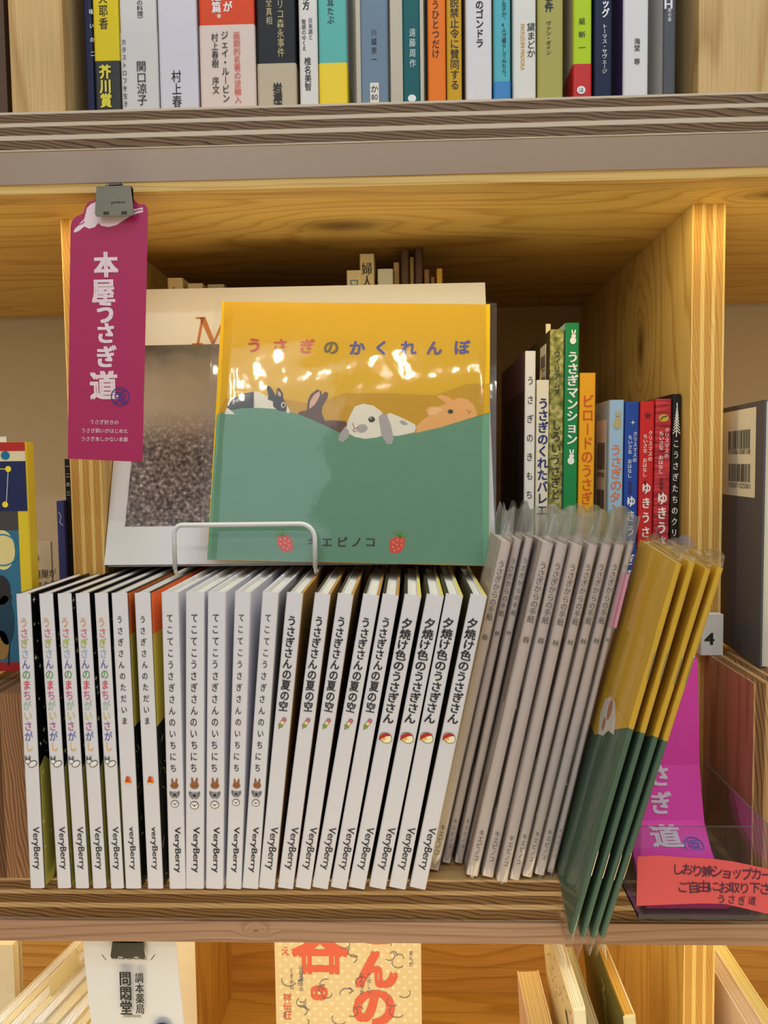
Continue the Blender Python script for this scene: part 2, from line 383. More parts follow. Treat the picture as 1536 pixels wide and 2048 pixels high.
# back boards: open to the wall in the upper cells, boarded below
MB().wbox((XL, YB+.0002, .5302), (XR, YB+.012, z0-.033), CEDAR_B).build('back_board', bc)
MB().wbox((XL, YB-.02, .69), (XR, YB, .712), M((112, 92, 46), .6)).build('back_rail', bc)
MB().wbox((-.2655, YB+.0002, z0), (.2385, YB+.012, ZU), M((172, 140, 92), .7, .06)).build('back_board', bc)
# risers hidden behind the front books
MB().wbox((.104, .676, z0+.0003), (.2375, 1.0, z0+.165), POST).build('riser', None, (.17, .84, z0), label='pale wooden riser block under the back row of picture books', category='riser')
MB().wbox((-.262, .755, z0+.0003), (.095, 1.0, z0+.165), POST).build('riser', None, (-.08, .88, z0), label='wooden riser block hidden behind the propped big white book', category='riser')

# ================================================================== BOOK BUILDER
def rect(F, w, h, r=.0012, seg=4):
    return None
def book(name, F, w, h, d, label, group, spine, left=None, right=None, t=.0016, hard=False, pages=None, top_in=.003, rnd=.0018, cat='book', art=None, front_side='right', cover_out=.0):
    """upright book, spine on the frame's face: spine, two covers and a page block; returns (root, finish)"""
    left = left or spine; right = right or spine; pages = pages or PG
    base_pt = F.pt(w/2, 0, -d/2)
    th = thing(name, base_pt, label, cat, group)
    sp = MB()
    # spine with rounded corners: profile in (a, c), extruded along b
    r = min(rnd, w*.35); prof = []
    for i in range(5):
        q = math.pi/2*i/4; prof.append((r-r*math.cos(q), -r+r*math.sin(q)))
    prof += [(w-p[0], p[1]) for p in reversed(prof)]
    inner = [(w-t, -r-t), (t, -r-t)]
    full = prof+inner; n = len(full)
    vs = [F.pt(a, 0, c) for a, c in full]+[F.pt(a, h, c) for a, c in full]
    for i in range(n):
        j = (i+1) % n; sp.add([vs[i], vs[j], vs[n+j], vs[n+i]], [(0, 1, 2, 3)], spine)
    sp.add(vs, [tuple(range(n-1, -1, -1)), tuple(range(n, 2*n))], spine)
    th['_s'] = 0
    g = .0002
    L = MB().box(F, (0, t), (0, h), (-d, -r-g), left, {'r': WHITE} if hard else None)
    R_ = MB().box(F, (w-t, w), (0, h), (-d, -r-g), right, {'l': WHITE} if hard else None)
    ins = .003 if hard else .0006
    P = MB().box(F, (t+g, w-t-g), (ins, h-top_in if hard else h-ins), (-d+ins, -r-t-g), pages)
    if art: art(L, R_)
    return th, sp, L, R_, P
def finish(th, sp, L, R_, P, lab=None):
    s = sp.build('spine', th, smooth=False)
    a = 'front_cover'; b = 'back_cover'
    R_.build(a, th); L.build(b, th); P.build('page_block', th)
    del th['_s']
    return s
def lean_frame(bl, tl, zfloor, w, Y):
    """front frame from the two left spine corners seen in plane Y, dropped so its lowest corner stands on zfloor"""
    p, q = at(*bl, Y), at(*tl, Y); v = (q-p).normalized(); u = Vector((v.z, 0, -v.x))
    F = Fr(p, u, v)
    zmin = min(F.pt(0, 0).z, F.pt(w, 0).z); F.o.z += zfloor+.0004-zmin
    return F

# ================================================================== FRONT ROW: white hardcovers
YB0 = .550; HV = .2228
def hexm(s): return M(tuple(int(s[i:i+2], 16) for i in (0, 2, 4)))
SPW = M((216, 216, 226), .45, .02)
RAIN = [hexm(c) for c in ('e0a050', 'd07080', 'a8b840', '9ab4dc', '5a5ab0', '4a9a50', 'd03850', 'd05888', '9cc0b0', 'c8c060', 'b05098', '4a58b0', 'e8b060')]
NIGHT = M((18, 18, 22), .35); OLIVE = M((188, 184, 84), .45); STAR = M((250, 240, 170), .5)
ORANGE = M((226, 110, 40), .45); AUTY = M((224, 208, 84), .5); DKG = M((30, 34, 24), .5)
KRAFT = M((190, 146, 78), .5); YEL = M((232, 216, 96), .5)
def ic_sketch(sp, F, a, b, s):     # little outlined rabbit
    sp.disc(F, a+s*.15, b-s*.1, s*.36, s*.24, M((90, 88, 90)), rot=.5); sp.disc(F, a+s*.15, b-s*.1, s*.3, s*.18, WHITE, c=.0004, rot=.5)
    sp.disc(F, a-s*.2, b+s*.1, s*.22, s*.2, M((120, 118, 120)), c=.0005); sp.disc(F, a-s*.2, b+s*.1, s*.16, s*.14, WHITE, c=.0006)
    for k in (-1, 1): sp.disc(F, a-s*.2+k*s*.13, b+s*.34, s*.08, s*.18, M((110, 108, 110)), c=.0005, rot=-.25*k)
def ic_mitten(sp, F, a, b, s):
    sp.fill(F, [(a-s*.4, b-s*.35), (a+s*.25, b-s*.4), (a+s*.1, b+s*.45), (a-s*.15, b+s*.45)], M((200, 70, 40)))
    sp.fill(F, [(a+s*.2, b-s*.35), (a+s*.45, b-s*.3), (a+s*.3, b+s*.4), (a+s*.12, b+s*.4)], M((226, 120, 50)), .0004)
    sp.fill(F, [(a-s*.4, b-s*.35), (a+s*.25, b-s*.4), (a+s*.24, b-s*.25), (a-s*.38, b-s*.2)], M((240, 190, 90)), .0005)
def ic_trio(sp, F, a, b, s):
    br = M((150, 96, 60)); gy = M((110, 110, 118)); dk = M((50, 46, 46))
    for k in (-1, 1): sp.disc(F, a+k*s*.2, b+s*.42, s*.11, s*.34, br, rot=-.15*k)
    sp.disc(F, a, b, s*.42, s*.34, br, c=.0004)
    for k in (-1, 1): sp.disc(F, a+k*s*.16, b-s*.02, s*.05, s*.05, dk, c=.0005)
    b2 = b-s*.98
    for k in (-1, 1): sp.disc(F, a+k*s*.3, b2+s*.02, s*.18, s*.4, gy, rot=-.5*k)
    sp.disc(F, a, b2, s*.34, s*.3, M((140, 140, 146)), c=.0004); sp.disc(F, a, b2, s*.17, s*.14, dk, c=.0005)
    b3 = b2-s*.95
    sp.disc(F, a, b3, s*.42, s*.38, dk); sp.disc(F, a, b3, s*.36, s*.32, WHITE, c=.0004)
    sp.disc(F, a, b3-s*.03, s*.09, s*.08, dk, c=.0005)
    for k in (-1, 1): sp.disc(F, a+k*s*.18, b3+s*.08, s*.05, s*.05, dk, c=.0005)
def ic_dango(sp, F, a, b, s):
    sp.stroke(F, [(a-s*.35, b-s*.75), (a+s*.3, b+s*.5)], s*.08, M((110, 80, 40)))
    for k, c in ((-.36, (130, 160, 70)), (0, (236, 220, 150)), (.36, (206, 110, 140))):
        sp.disc(F, a+s*k*.5, b+s*k, s*.26, s*.24, M((110, 90, 60)), c=.0004); sp.disc(F, a+s*k*.5, b+s*k, s*.22, s*.2, M(c), c=.0005)
def ic_apple(sp, F, a, b, s):
    sp.disc(F, a, b, s*.52, s*.4, M((80, 40, 36)), rot=-.3); sp.disc(F, a, b, s*.48, s*.36, M((246, 240, 200)), c=.0004, rot=-.3)
    sp.fill(F, [(a-s*.5, b-s*.3), (a-s*.3, b-s*.1), (a+s*.0, b+s*.12), (a+s*.42, b+s*.3), (a+s*.1, b+s*.42), (a-s*.3, b+s*.3), (a-s*.5, b+s*.05)], M((180, 40, 40)), .0005)
    sp.disc(F, a-s*.15, b-s*.12, s*.2, s*.1, M((226, 196, 80)), c=.0006, rot=.6)

def vb(bl, tl, wpx, kind, label):
    p, q = at(*bl, YB0), at(bl[0]+wpx, bl[1], YB0); w = (q-p).x
    F = lean_frame(bl, tl, z0, w, YB0); d = .165 if bl[0] > 140 else .106
    left = right = SPW; art = None
    kd = {'A': ('うさぎさんのまちがいさがし', .058, .53, RAIN, .0045, .62), 'B': ('うさぎさんのただいま', .048, .445, INK, .012, .40),
          'C': ('てこてこうさぎさんのいちにち', .044, .605, INK, .010, .42), 'D': ('うさぎさんの夏の空', .054, .395, INK, .020, .60),
          'E': ('夕焼け色のうさぎさん', .056, .432, INK, .022, .68)}[kind]
    def art(L, R_):
        Fs = Fr(F.pt(w, 0, -.0022), -F.n, F.v)       # right cover, seen from the right: a runs back
        if kind == 'A':
            for k in range(46):
                b = random.uniform(.10, .98)*HV; a = random.choice((random.uniform(.001, .012), random.uniform(.002, d-.004)))
                R_.star(Fs, a, b, random.choice((.0011, .0016, .0026)), STAR if random.random() < .5 else WHITE, 4, .0003, inner=.3)
            R_.fill(Fs, [(0, .0005), (d-.004, .0005), (d-.004, .075), (.02, .088), (.008, .098), (0, .092)], OLIVE)
        if kind == 'B':
            R_.fill(Fs, [(0, HV*.86), (d-.004, HV*.86), (d-.004, HV-.0005), (0, HV-.0005)], M((250, 122, 60), .45), .0002)
            R_.fill(Fs, [(0, HV*.55), (d-.004, HV*.6), (d-.004, HV*.86), (0, HV*.86)], AUTY, .0002)
            for k in range(60):
                a = random.uniform(0, .06); b = random.uniform(.01, .5)*HV; R_.stroke(Fs, [(a, b), (a+.004, b+random.uniform(-.006, .006))], .0008, random.choice((AUTY, M((90, 130, 50)), WHITE)))
    left, right = {'A': (NIGHT, NIGHT), 'B': (DKG, DKG), 'C': (SPW, SPW), 'D': (M((60, 44, 30)), KRAFT), 'E': (M((50, 46, 30)), YEL)}[kind]
    if kind == 'B': pass
    th, sp, L, R_, P = book('hardcover_book', F, w, HV, d, label, 'white spined hardcovers in the front row', SPW, left, right, .0022, True, PGW, art=art, rnd=.0014)
    st, t0, t1, mt, bold, wf = kd
    sp.vtext(F, st, w*.47, HV*(1-t0-.02), HV*(1-t1), w*wf, mt, bold, wob=.05)
    {'A': lambda: ic_sketch(sp, F, w*.5, HV*.433, w*.95), 'B': lambda: ic_mitten(sp, F, w*.5, HV*.373, w*.55),
     'C': lambda: ic_trio(sp, F, w*.5, HV*.355, w*.58), 'D': lambda: ic_dango(sp, F, w*.5, HV*.568, w*.54), 'E': lambda: ic_apple(sp, F, w*.5, HV*.520, w*.76)}[kind]()
    hb = w*(.46 if kind in 'BC' else .6)
    nm = 'veryBerry' if kind == 'B' else 'VeryBerry'
    sp.line(F, nm, w*.5-hb*.38, HV*.213, w*.5-hb*.38, HV*(.066 if kind != 'C' else .056), hb, INK, .004 if kind != 'C' else .012)
    finish(th, sp, L, R_, P)
    # head of the hardcover's boards: thin white wrap lines on the top edges
    return th
ORD = ['first', 'second', 'third', 'fourth', 'fifth']
ROW = [((60, 1777), (31, 1190), 28, 'A'), ((114, 1768), (77, 1190), 27, 'A'), ((150, 1770), (114, 1190), 27, 'A'), ((185, 1772), (150, 1190), 27, 'A'), ((221, 1775), (188, 1189), 26, 'A'),
       ((251, 1783), (222, 1191), 31, 'B'), ((295, 1782), (268, 1190), 31, 'B'),
       ((338, 1775), (322, 1187), 33, 'C'), ((371, 1779), (371, 1187), 36, 'C'), ((411, 1779), (415, 1187), 35, 'C'), ((451, 1772), (469, 1184), 31, 'C'), ((484, 1772), (524, 1185), 32, 'C'),
       ((517, 1772), (573, 1184), 32, 'D'), ((555, 1771), (629, 1186), 31, 'D'), ((590, 1771), (675, 1186), 31, 'D'), ((624, 1771), (726, 1187), 32, 'D'), ((661, 1771), (765, 1187), 32, 'D'),
       ((697, 1771), (809, 1188), 33, 'E'), ((738, 1770), (853, 1188), 34, 'E'), ((778, 1768), (891, 1188), 34, 'E'), ((819, 1765), (940, 1186), 33, 'E')]
DESC = {'A': ('white hardcover with rainbow lettering and black starry cover', 'of five from left'), 'B': ('white hardcover with orange topped cover and mitten drawing', 'of two'),
        'C': ('all white hardcover with three animal faces on spine', 'of five from left'), 'D': ('leaning white hardcover with dumpling skewer drawing', 'of five from left'),
        'E': ('leaning white hardcover with red apple drawing', 'of four from left')}
cnt = {}
for bl, tl, wp, k in ROW:
    i = cnt.get(k, 0); cnt[k] = i+1
    vb(bl, tl, wp, k, '%s, %s %s' % (DESC[k][0], ORD[i] if k != 'B' else ('left' if i == 0 else 'right'), DESC[k][1]))

# ================================================================== PROPPED BOOKS ON THE FRONT ROW
ZV = z0+HV+.0008; ZR = ZV+.0036
FILM = film('clear_sleeve', gloss=.13, haze=.015, rough=.05, bump=.03)
FILM2 = film('crinkled_sleeve', gloss=.16, haze=.10, rough=.13, bump=.16)
# --- big white photo book
pl = atz(188, 1138, ZR); pl.x = -.2646; pl.y = .6560; pl.z += .0032; pr = Vector((.082, pl.y, pl.z)); ptop = at(970, 565, pl.y+.083)
F = Fr(pl, pr-pl, Vector((0, .083, ptop.z-pl.z)))
wB = (ptop-pl).dot(F.u); hB = (ptop-pl).dot(F.v)
th = thing('photo_book', F.pt(wB/2, 0, -.004), 'large white photo book with gravel photograph and orange M, propped behind the yellow picture book', 'book')
WB = M((222, 222, 224), .4, .015)
cv = MB().box(F, (0, wB), (0, hB), (-.0016, 0), WB)
m, nt, b = base('gravel_photograph', .35, .4)
g = N(nt, 'ShaderNodeNewGeometry'); s = N(nt, 'ShaderNodeSeparateXYZ'); nt.links.new(g.outputs['Position'], s.inputs[0])
n1 = N(nt, 'ShaderNodeTexVoronoi'); n1.inputs['Scale'].default_value = 250; nt.links.new(g.outputs['Position'], n1.inputs['Vector'])
n2 = N(nt, 'ShaderNodeTexNoise'); n2.inputs['Scale'].default_value = 60; n2.inputs['Detail'].default_value = 4; nt.links.new(g.outputs['Position'], n2.inputs['Vector'])
n3 = N(nt, 'ShaderNodeTexNoise'); n3.inputs['Scale'].default_value = 300; n3.inputs['Detail'].default_value = 6; nt.links.new(g.outputs['Position'], n3.inputs['Vector'])
zz = mth(nt, 'MULTIPLY', mth(nt, 'SUBTRACT', s.outputs[2], 1.30-.055), 1/.165)
far = ramp(nt, mth(nt, 'ADD', zz, mth(nt, 'MULTIPLY', mth(nt, 'SUBTRACT', n2.outputs[0], .5), .12)), [(0, (120, 104, 96)), (.42, (132, 114, 100)), (.55, (186, 170, 146)), (.8, (168, 156, 136)), (.93, (128, 120, 112)), (1, (76, 70, 66))])
near = ramp(nt, mth(nt, 'ADD', mth(nt, 'MULTIPLY', n1.outputs['Distance'], .30), mth(nt, 'MULTIPLY', mth(nt, 'SUBTRACT', n3.outputs[0], .16), 1.25)), [(.25, (214, 202, 194)), (.42, (154, 138, 130)), (.62, (106, 94, 88)), (.85, (58, 50, 48))])
nf = ramp(nt, zz, [(.40, (255, 255, 255)), (.66, (0, 0, 0))]); mx = N(nt, 'ShaderNodeMix', data_type='RGBA')
nt.links.new(nf, mx.inputs[0]); nt.links.new(far, mx.inputs[6]); nt.links.new(near, mx.inputs[7]); nt.links.new(mx.outputs[2], b.inputs['Base Color'])
a0, b0 = F.px(291, 691); a1, b1 = F.px(250, 1053)
cv.fill(F, [(a1, b1), (wB*.93, b1), (wB*.93, b0), (a0*.5+a1*.5, b0)], m)
ORG = M((186, 116, 58), .5)
ml = F.px(383, 690); mr = F.px(464, 690); mt = F.px(420, 634)
def serifM(mb, F, a, b, w, h, mat):
    st = w*.13; th_ = w*.07
    mb.fill(F, [(a+w*.12, b), (a+w*.12+th_, b), (a+w*.2+th_, b+h), (a+w*.2, b+h)], mat)
    mb.fill(F, [(a+w*.15, b+h), (a+w*.5, b), (a+w*.58, b+h*.08), (a+w*.30, b+h)], mat)
    mb.fill(F, [(a+w*.5, b), (a+w*.56, b), (a+w*.86, b+h), (a+w*.76, b+h)], mat)
    mb.fill(F, [(a+w*.74, b+h*.9), (a+w*.80, b), (a+w*.93, b), (a+w*.88, b+h)], mat)
    for c, l in ((.0, .28), (.72, .28)): mb.fill(F, [(a+w*c, b), (a+w*(c+l), b), (a+w*(c+l), b+h*.06), (a+w*c, b+h*.06)], mat)
    for c, l in ((.06, .24), (.76, .22)): mb.fill(F, [(a+w*c, b+h*.94), (a+w*(c+l), b+h*.94), (a+w*(c+l), b+h), (a+w*c, b+h)], mat)
serifM(cv, F, ml[0], ml[1], mr[0]-ml[0], mt[1]-ml[1], ORG)
cv.build('front_cover', th)
MB().box(F, (.001, wB-.001), (.001, hB-.001), (-.0085, -.0018), PGW).build('page_block', th)
MB().box(F, (0, wB), (0, hB), (-.0103, -.0087), WB).build('back_cover', th)

# --- yellow and green picture book in a clear sleeve
YELC = M((226, 182, 8), .45, .03, spec=.2); HILL = M((104, 154, 126), .5, .05, spec=.2); GOLDH = M((206, 158, 16), .45, .05, spec=.2)
ybk = .6385; F0 = Fr(Vector((-.1, ybk, ZR)), X, Vector((0, .056, .262)))
c4 = [F0.px(*p) for p in ((400, 1131), (973, 1143), (985, 621), (458, 615))]
du = Vector((c4[1][0]-c4[0][0]+c4[2][0]-c4[3][0], c4[1][1]-c4[0][1]+c4[2][1]-c4[3][1])).normalized()
wD = ((Vector(c4[1])-Vector(c4[0])).length+(Vector(c4[2])-Vector(c4[3])).length)/2; hD = ((Vector(c4[3])-Vector(c4[0])).length+(Vector(c4[2])-Vector(c4[1])).length)/2
cen = (Vector(c4[0])+Vector(c4[1])+Vector(c4[2])+Vector(c4[3]))/4
u3 = F0.u*du.x+F0.v*du.y; v3 = F0.n.cross(u3)
F = Fr(F0.pt(cen.x, cen.y)-u3*wD/2-v3*hD/2, u3, v3)
zmin = min(F.pt(0, 0).z, F.pt(wD, 0).z); F.o.z += max(0, ZR+.0020-zmin)
th = thing('picture_book', F.pt(wD/2, 0, -.002), 'yellow and green picture book of hiding rabbits in clear sleeve, propped upright', 'book')
cv = MB().box(F, (0, wD), (0, hD), (-.0012, 0), YELC)
def clampP(P): return [(min(max(a, .0003), wD-.0003), min(max(b, .0003), hD-.0003)) for a, b in P]
def art(P, m, c): cv.fill(F, clampP([F.px(*p) for p in P]), m, c)
def zo(pts): return [(380+x/2.4, 480+y/2.4) for x, y in pts]
art(zo([(60, 860), (170, 760), (330, 740), (600, 790), (740, 735), (960, 735), (1180, 745), (1330, 690), (1520, 690), (1520, 900), (60, 900)]), GOLDH, .00015)
def ell(cx, cy, rx, ry, rot, m, c):
    a, b = F.px(380+cx/2.4, 480+cy/2.4); k = F.px(380+(cx+10)/2.4, 480+cy/2.4)[0]-a; cv.disc(F, a, b, rx*k/10, ry*k/10, m, c, rot)
BK = M((52, 50, 52), .55); CRM = M((236, 230, 212), .55); BRN = M((98, 66, 48), .55); PCH = M((238, 176, 98), .5); GRY = M((176, 170, 168), .5); PNK = M((222, 176, 150), .5); PUP = M((18, 18, 18), .3)
# black and white rabbit
art(zo([(170, 830), (178, 800), (205, 765), (250, 738), (308, 728), (318, 810), (318, 840)]), BK, .00025)
art(zo([(306, 726), (345, 735), (392, 765), (440, 800), (480, 830), (306, 835)]), CRM, .00025)
art(zo([(165, 835), (178, 805), (205, 825), (215, 838)]), CRM, .0003)
art(zo([(372, 765), (378, 750), (366, 705), (380, 699), (395, 715), (412, 750), (418, 715), (428, 710), (446, 735), (448, 760), (462, 790), (468, 825), (425, 820), (400, 800), (398, 775)]), BK, .0003)
art(zo([(420, 722), (436, 735), (438, 752), (424, 748)]), PNK, .00035)
ell(448, 792, 11, 14, 0, CRM, .00035); ell(449, 793, 7, 10, 0, PUP, .0004)
art(zo([(466, 795), (478, 815), (480, 832), (462, 828)]), CRM, .00035)
# brown rabbit
art(zo([(515, 840), (525, 825), (560, 818), (566, 770), (580, 740), (612, 717), (632, 728), (630, 745), (650, 728), (664, 735), (660, 760), (636, 800), (632, 830), (648, 868), (690, 865), (745, 870), (770, 900), (720, 935)]), BRN, .00025)
art(zo([(572, 812), (576, 775), (596, 742), (622, 725), (624, 748), (600, 790)]), PNK, .0003)
# white lop rabbit
art(zo([(900, 860), (960, 830), (1010, 850), (1080, 885), (1090, 920), (985, 945), (920, 945)]), CRM, .00025)
art(zo([(745, 920), (760, 860), (790, 800), (830, 786), (880, 795), (920, 825), (950, 870), (940, 930), (900, 948), (840, 955), (790, 945)]), CRM, .0003)
art(zo([(712, 962), (720, 930), (745, 895), (765, 920), (762, 945), (735, 972)]), GRY, .00035)
art(zo([(905, 850), (925, 832), (945, 840), (965, 890), (978, 955), (968, 980), (945, 980), (918, 935)]), GRY, .00035)
ell(826, 905, 27, 21, .2, GRY, .00035); ell(1025, 878, 20, 10, -.4, GRY, .0003); ell(872, 862, 16, 14, 0, PUP, .0004); ell(868, 857, 4, 4, 0, CRM, .00045)
cv.strokepx(F, zo([(780, 880), (790, 905), (800, 905), (806, 896)]), .0006, M((196, 130, 80)), .0004); cv.strokepx(F, zo([(790, 905), (782, 915), (790, 922), (798, 915)]), .0006, M((196, 130, 80)), .0004)
# orange rabbit
art(zo([(1078, 925), (1085, 895), (1120, 862), (1145, 845), (1130, 815), (1150, 800), (1200, 798), (1232, 785), (1185, 752), (1200, 742), (1240, 752), (1262, 770), (1290, 757), (1330, 765), (1360, 790), (1378, 830), (1370, 865), (1260, 905), (1160, 925)]), PCH, .00025)
art(zo([(1150, 808), (1196, 802), (1216, 815), (1180, 838), (1145, 840)]), M((246, 196, 130)), .0003)
ell(1250, 824, 14, 11, 0, M((70, 84, 50)), .00035); ell(1251, 824, 9, 8, 0, PUP, .0004)
cv.strokepx(F, zo([(1325, 815), (1342, 825), (1338, 838)]), .0006, M((190, 120, 70)), .0004); cv.strokepx(F, zo([(1342, 825), (1352, 822)]), .0006, M((190, 120, 70)), .0004)
# green hill
art([(380+x/2.4, 480+y/2.4) for x, y in ((20, 1640), (130, 838), (180, 820), (250, 808), (330, 806), (420, 812), (500, 830), (580, 860), (640, 888), (720, 925), (780, 938), (850, 945), (1000, 940), (1090, 925), (1200, 900), (1300, 870), (1380, 845), (1445, 832), (1500, 830), (1500, 1640))], HILL, .00028)
# the lop rabbit hangs over the hill
art(zo([(745, 920), (760, 890), (940, 890), (940, 930), (900, 948), (840, 955), (790, 945)]), CRM, .00032)
art(zo([(712, 962), (720, 930), (745, 895), (765, 920), (762, 945), (735, 972)]), GRY, .00038); art(zo([(905, 850), (925, 832), (945, 840), (965, 890), (978, 955), (968, 980), (945, 980), (918, 935)]), GRY, .00038)
ell(826, 905, 27, 21, .2, GRY, .00038)
cv.strokepx(F, zo([(780, 880), (790, 905), (800, 905), (806, 896)]), .0006, M((196, 130, 80)), .0004); cv.strokepx(F, zo([(790, 905), (782, 915), (790, 922), (798, 915)]), .0006, M((196, 130, 80)), .0004)
# title
for ch, x, y, c in zip('うさぎのかくれんぼ', (308, 432, 562, 678, 802, 920, 1048, 1172, 1305), (505, 508, 510, 515, 518, 518, 518, 518, 515), ('c84a3a', 'd05a30', 'd8603a', '7a6a40', '5a58a8', '5a58a8', '5a58a8', '6a5aa0', '5a58a8')):
    a, b = F.px(380+x/2.4, 480+y/2.4); cv.char(F, ch, a, b, .0142, .0142, hexm(c), .0003, .035)
for ch, x in zip('キエピノコ', (590, 658, 730, 800, 866)):
    a, b = F.px(380+x/2.4, 480+1450/2.4); cv.char(F, ch, a, b, .0095, .0095, M((34, 46, 38)), .0004, .035)
SRED = M((226, 66, 44), .45); SLEAF = M((90, 150, 66), .5); SSEED = M((246, 210, 150), .5)
def berry(cx, cy, s, mir):
    def q(P): return [(380+(cx+mir*x*s)/2.4, 480+(cy+y*s)/2.4) for x, y in P]
    P = q([(-38, -28), (-20, -40), (10, -38), (34, -22), (40, 10), (36, 36), (8, 44), (-16, 36), (-34, 8)])
    cv.fillpx(F, P if mir > 0 else P[::-1], SRED, .00035)
    for x, y in ((-46, -40), (-30, -62), (-14, -66), (2, -64), (18, -56)):
        cv.strokepx(F, q([(-12, -36), (x, y)]), .0016, SLEAF, .0004)
    for x, y in ((-22, -18), (0, -22), (18, -10), (-20, 4), (2, 0), (22, 12), (-6, 20), (14, 28)): cv.disc(F, *F.px(*q([(x, y)])[0]), .0005, .0007, SSEED, .0005, 0, 8)
berry(455, 1455, 1, 1); berry(995, 1462, 1, -1)
cv.build('front_cover', th)
MB().box(F, (.0006, wD-.0006), (.0006, hD-.0006), (-.0030, -.0014), PGW).build('page_block', th)
MB().box(F, (0, wD), (0, hD), (-.0044, -.0032), YELC).build('back_cover', th)
def slv(side):
    def fn(u, v):
        a = -.0075+u*(wD+.0135); b = -.0004+v*(hD+.0025)
        w = .0003*math.sin(b*30+a*8)+.00025*math.sin(a*26+1)+.00008*math.sin(b*120-a*60)
        edge = min(1, min(u, 1-u)*14)
        return F.pt(a, b, (.0014+w)*edge-.002*(1-edge) if side else (-.0058-.3*abs(w))*edge-.002*(1-edge))
    return fn
MB().sheet(slv(1), 60, 60, FILM).sheet(slv(0), 12, 12, FILM).build('clear_sleeve', th, smooth=True)

# --- white wire easel
th = thing('wire_stand', (at(490, 1142, ybk-.02).x, ybk, ZV), 'white bent wire book stand holding the propped books', 'stand')
wr = M((226, 226, 222), .35); ys = ybk-.010; zr = ZV+.0017
def P3(px, py, y=ys): return at(px, py, y)
x0 = P3(349, 1100).x; x1 = P3(630, 1100).x; zt = P3(490, 1049).z
def arc(cx, cz, r, a0, a1, y, n=6): return [Vector((cx+r*math.cos(math.radians(a0+(a1-a0)*i/n)), y, cz+r*math.sin(math.radians(a0+(a1-a0)*i/n)))) for i in range(n+1)]
pts = [Vector((x0, ys, zr+.005))]+arc(x0+.007, zt-.007, .007, 180, 90, ys)+arc(x1-.012, zt-.012, .012, 90, 0, ys)+[Vector((x1, ys, zr+.005))]
MB().tube(pts, .0020, wr, 10).build('front_hoop', th, smooth=True)
for xx in (x0, x1):
    MB().tube([Vector((xx, ys, zr+.008)), Vector((xx, ys+.0015, zr+.002)), Vector((xx, ys+.005, zr)), Vector((xx, ys+.100, zr))], .0015, wr, 10).build('base_rod', th, smooth=True)
yb0 = ys+.1005
MB().tube([Vector((x0, yb0, zr)), Vector((x0, yb0+.004, zr+.003)), Vector((x0, yb0+.012, zr+.02)), Vector((x0, yb0+.022, zr+.10)), Vector((x1, yb0+.022, zr+.10)), Vector((x1, yb0+.012, zr+.02)), Vector((x1, yb0+.004, zr+.003)), Vector((x1, yb0, zr))], .0015, wr, 10).build('back_rest', th, smooth=True)

# ================================================================== SHOP BOOKMARK ON A CLIP
def z3(p): return (120+p[0]/3.072, 360+p[1]/3.072)
MAG = M((166, 32, 88), .5, .03); MWH = M((228, 206, 214), .5); MBL = M((74, 50, 132), .5)
F = Fr(at(137, 917, .5905), X, Z)
out = [z3(p) for p in ((48, 1712), (505, 1733), (540, 200), (538, 172), (520, 148), (490, 150), (462, 130), (440, 92), (400, 80), (230, 90), (205, 128), (175, 135), (158, 160), (142, 205), (98, 225), (72, 255), (64, 290))]
bm = MB(); bm.prism(F, [F.px(*p) for p in out], -.0006, 0, MAG)
bm.fillpx(F, [z3(p) for p in ((85, 318), (92, 298), (120, 268), (150, 240), (160, 200), (166, 172), (190, 148), (230, 130), (420, 130), (440, 180), (470, 178), (508, 168), (512, 196), (470, 208), (425, 226), (405, 240), (350, 276), (300, 290), (255, 282), (236, 264), (215, 290), (180, 300), (150, 286), (120, 312), (92, 324))][::-1], MWH)
bm.strokepx(F, [z3(p) for p in ((88, 300), (115, 275), (140, 268), (150, 255))], .0006, MAG, .0004); bm.strokepx(F, [z3(p) for p in ((440, 205), (475, 188), (506, 184))], .0006, MAG, .0004)
for ch, x, y, s in (('本', 283, 520, 150), ('屋', 268, 680, 145), ('う', 280, 812, 140), ('さ', 282, 940, 130), ('ぎ', 285, 1085, 135), ('道', 270, 1262, 175)):
    a, b = F.px(*z3((x, y))); q = s/3.072/1538*.59; bm.char(F, ch, a, b, q*1.0, q*1.05, MWH, .0003, .045)
a, b = F.px(*z3((370, 1332))); bm.ring(F, a, b, .0072, .0009, MBL, .0005); bm.char(F, '兎', a, b, .0110, .0110, MBL, .0005, .012)
for st, xa, xb, y in (('うさぎ好きの', 188, 360, 1500), ('うさぎ飼いがはじめた', 136, 418, 1553), ('うさぎ本しかない本屋', 134, 418, 1604)):
    a0, b0 = F.px(*z3((xa, y))); a1, b1 = F.px(*z3((xb, y+4))); bm.line(F, st, a0, b0, a1, b1, .0036, MWH, .006)
th = thing('shop_bookmark', (F.o.x+.028, .59, F.o.z), 'tall magenta bookmark with white rabbit and lettering, clipped to the upper shelf', 'bookmark')
bm.build('card', th)
th = thing('bulldog_clip', at(228, 435, .585), 'silver metal bulldog clip pinching the magenta bookmark to the upper shelf', 'clip')
STEEL = M((104, 99, 86), .38, .1, metal=1.0); STEELD = M((60, 56, 50), .4, .05, metal=1.0)
F = Fr(at(190, 433, .584), X, Z)
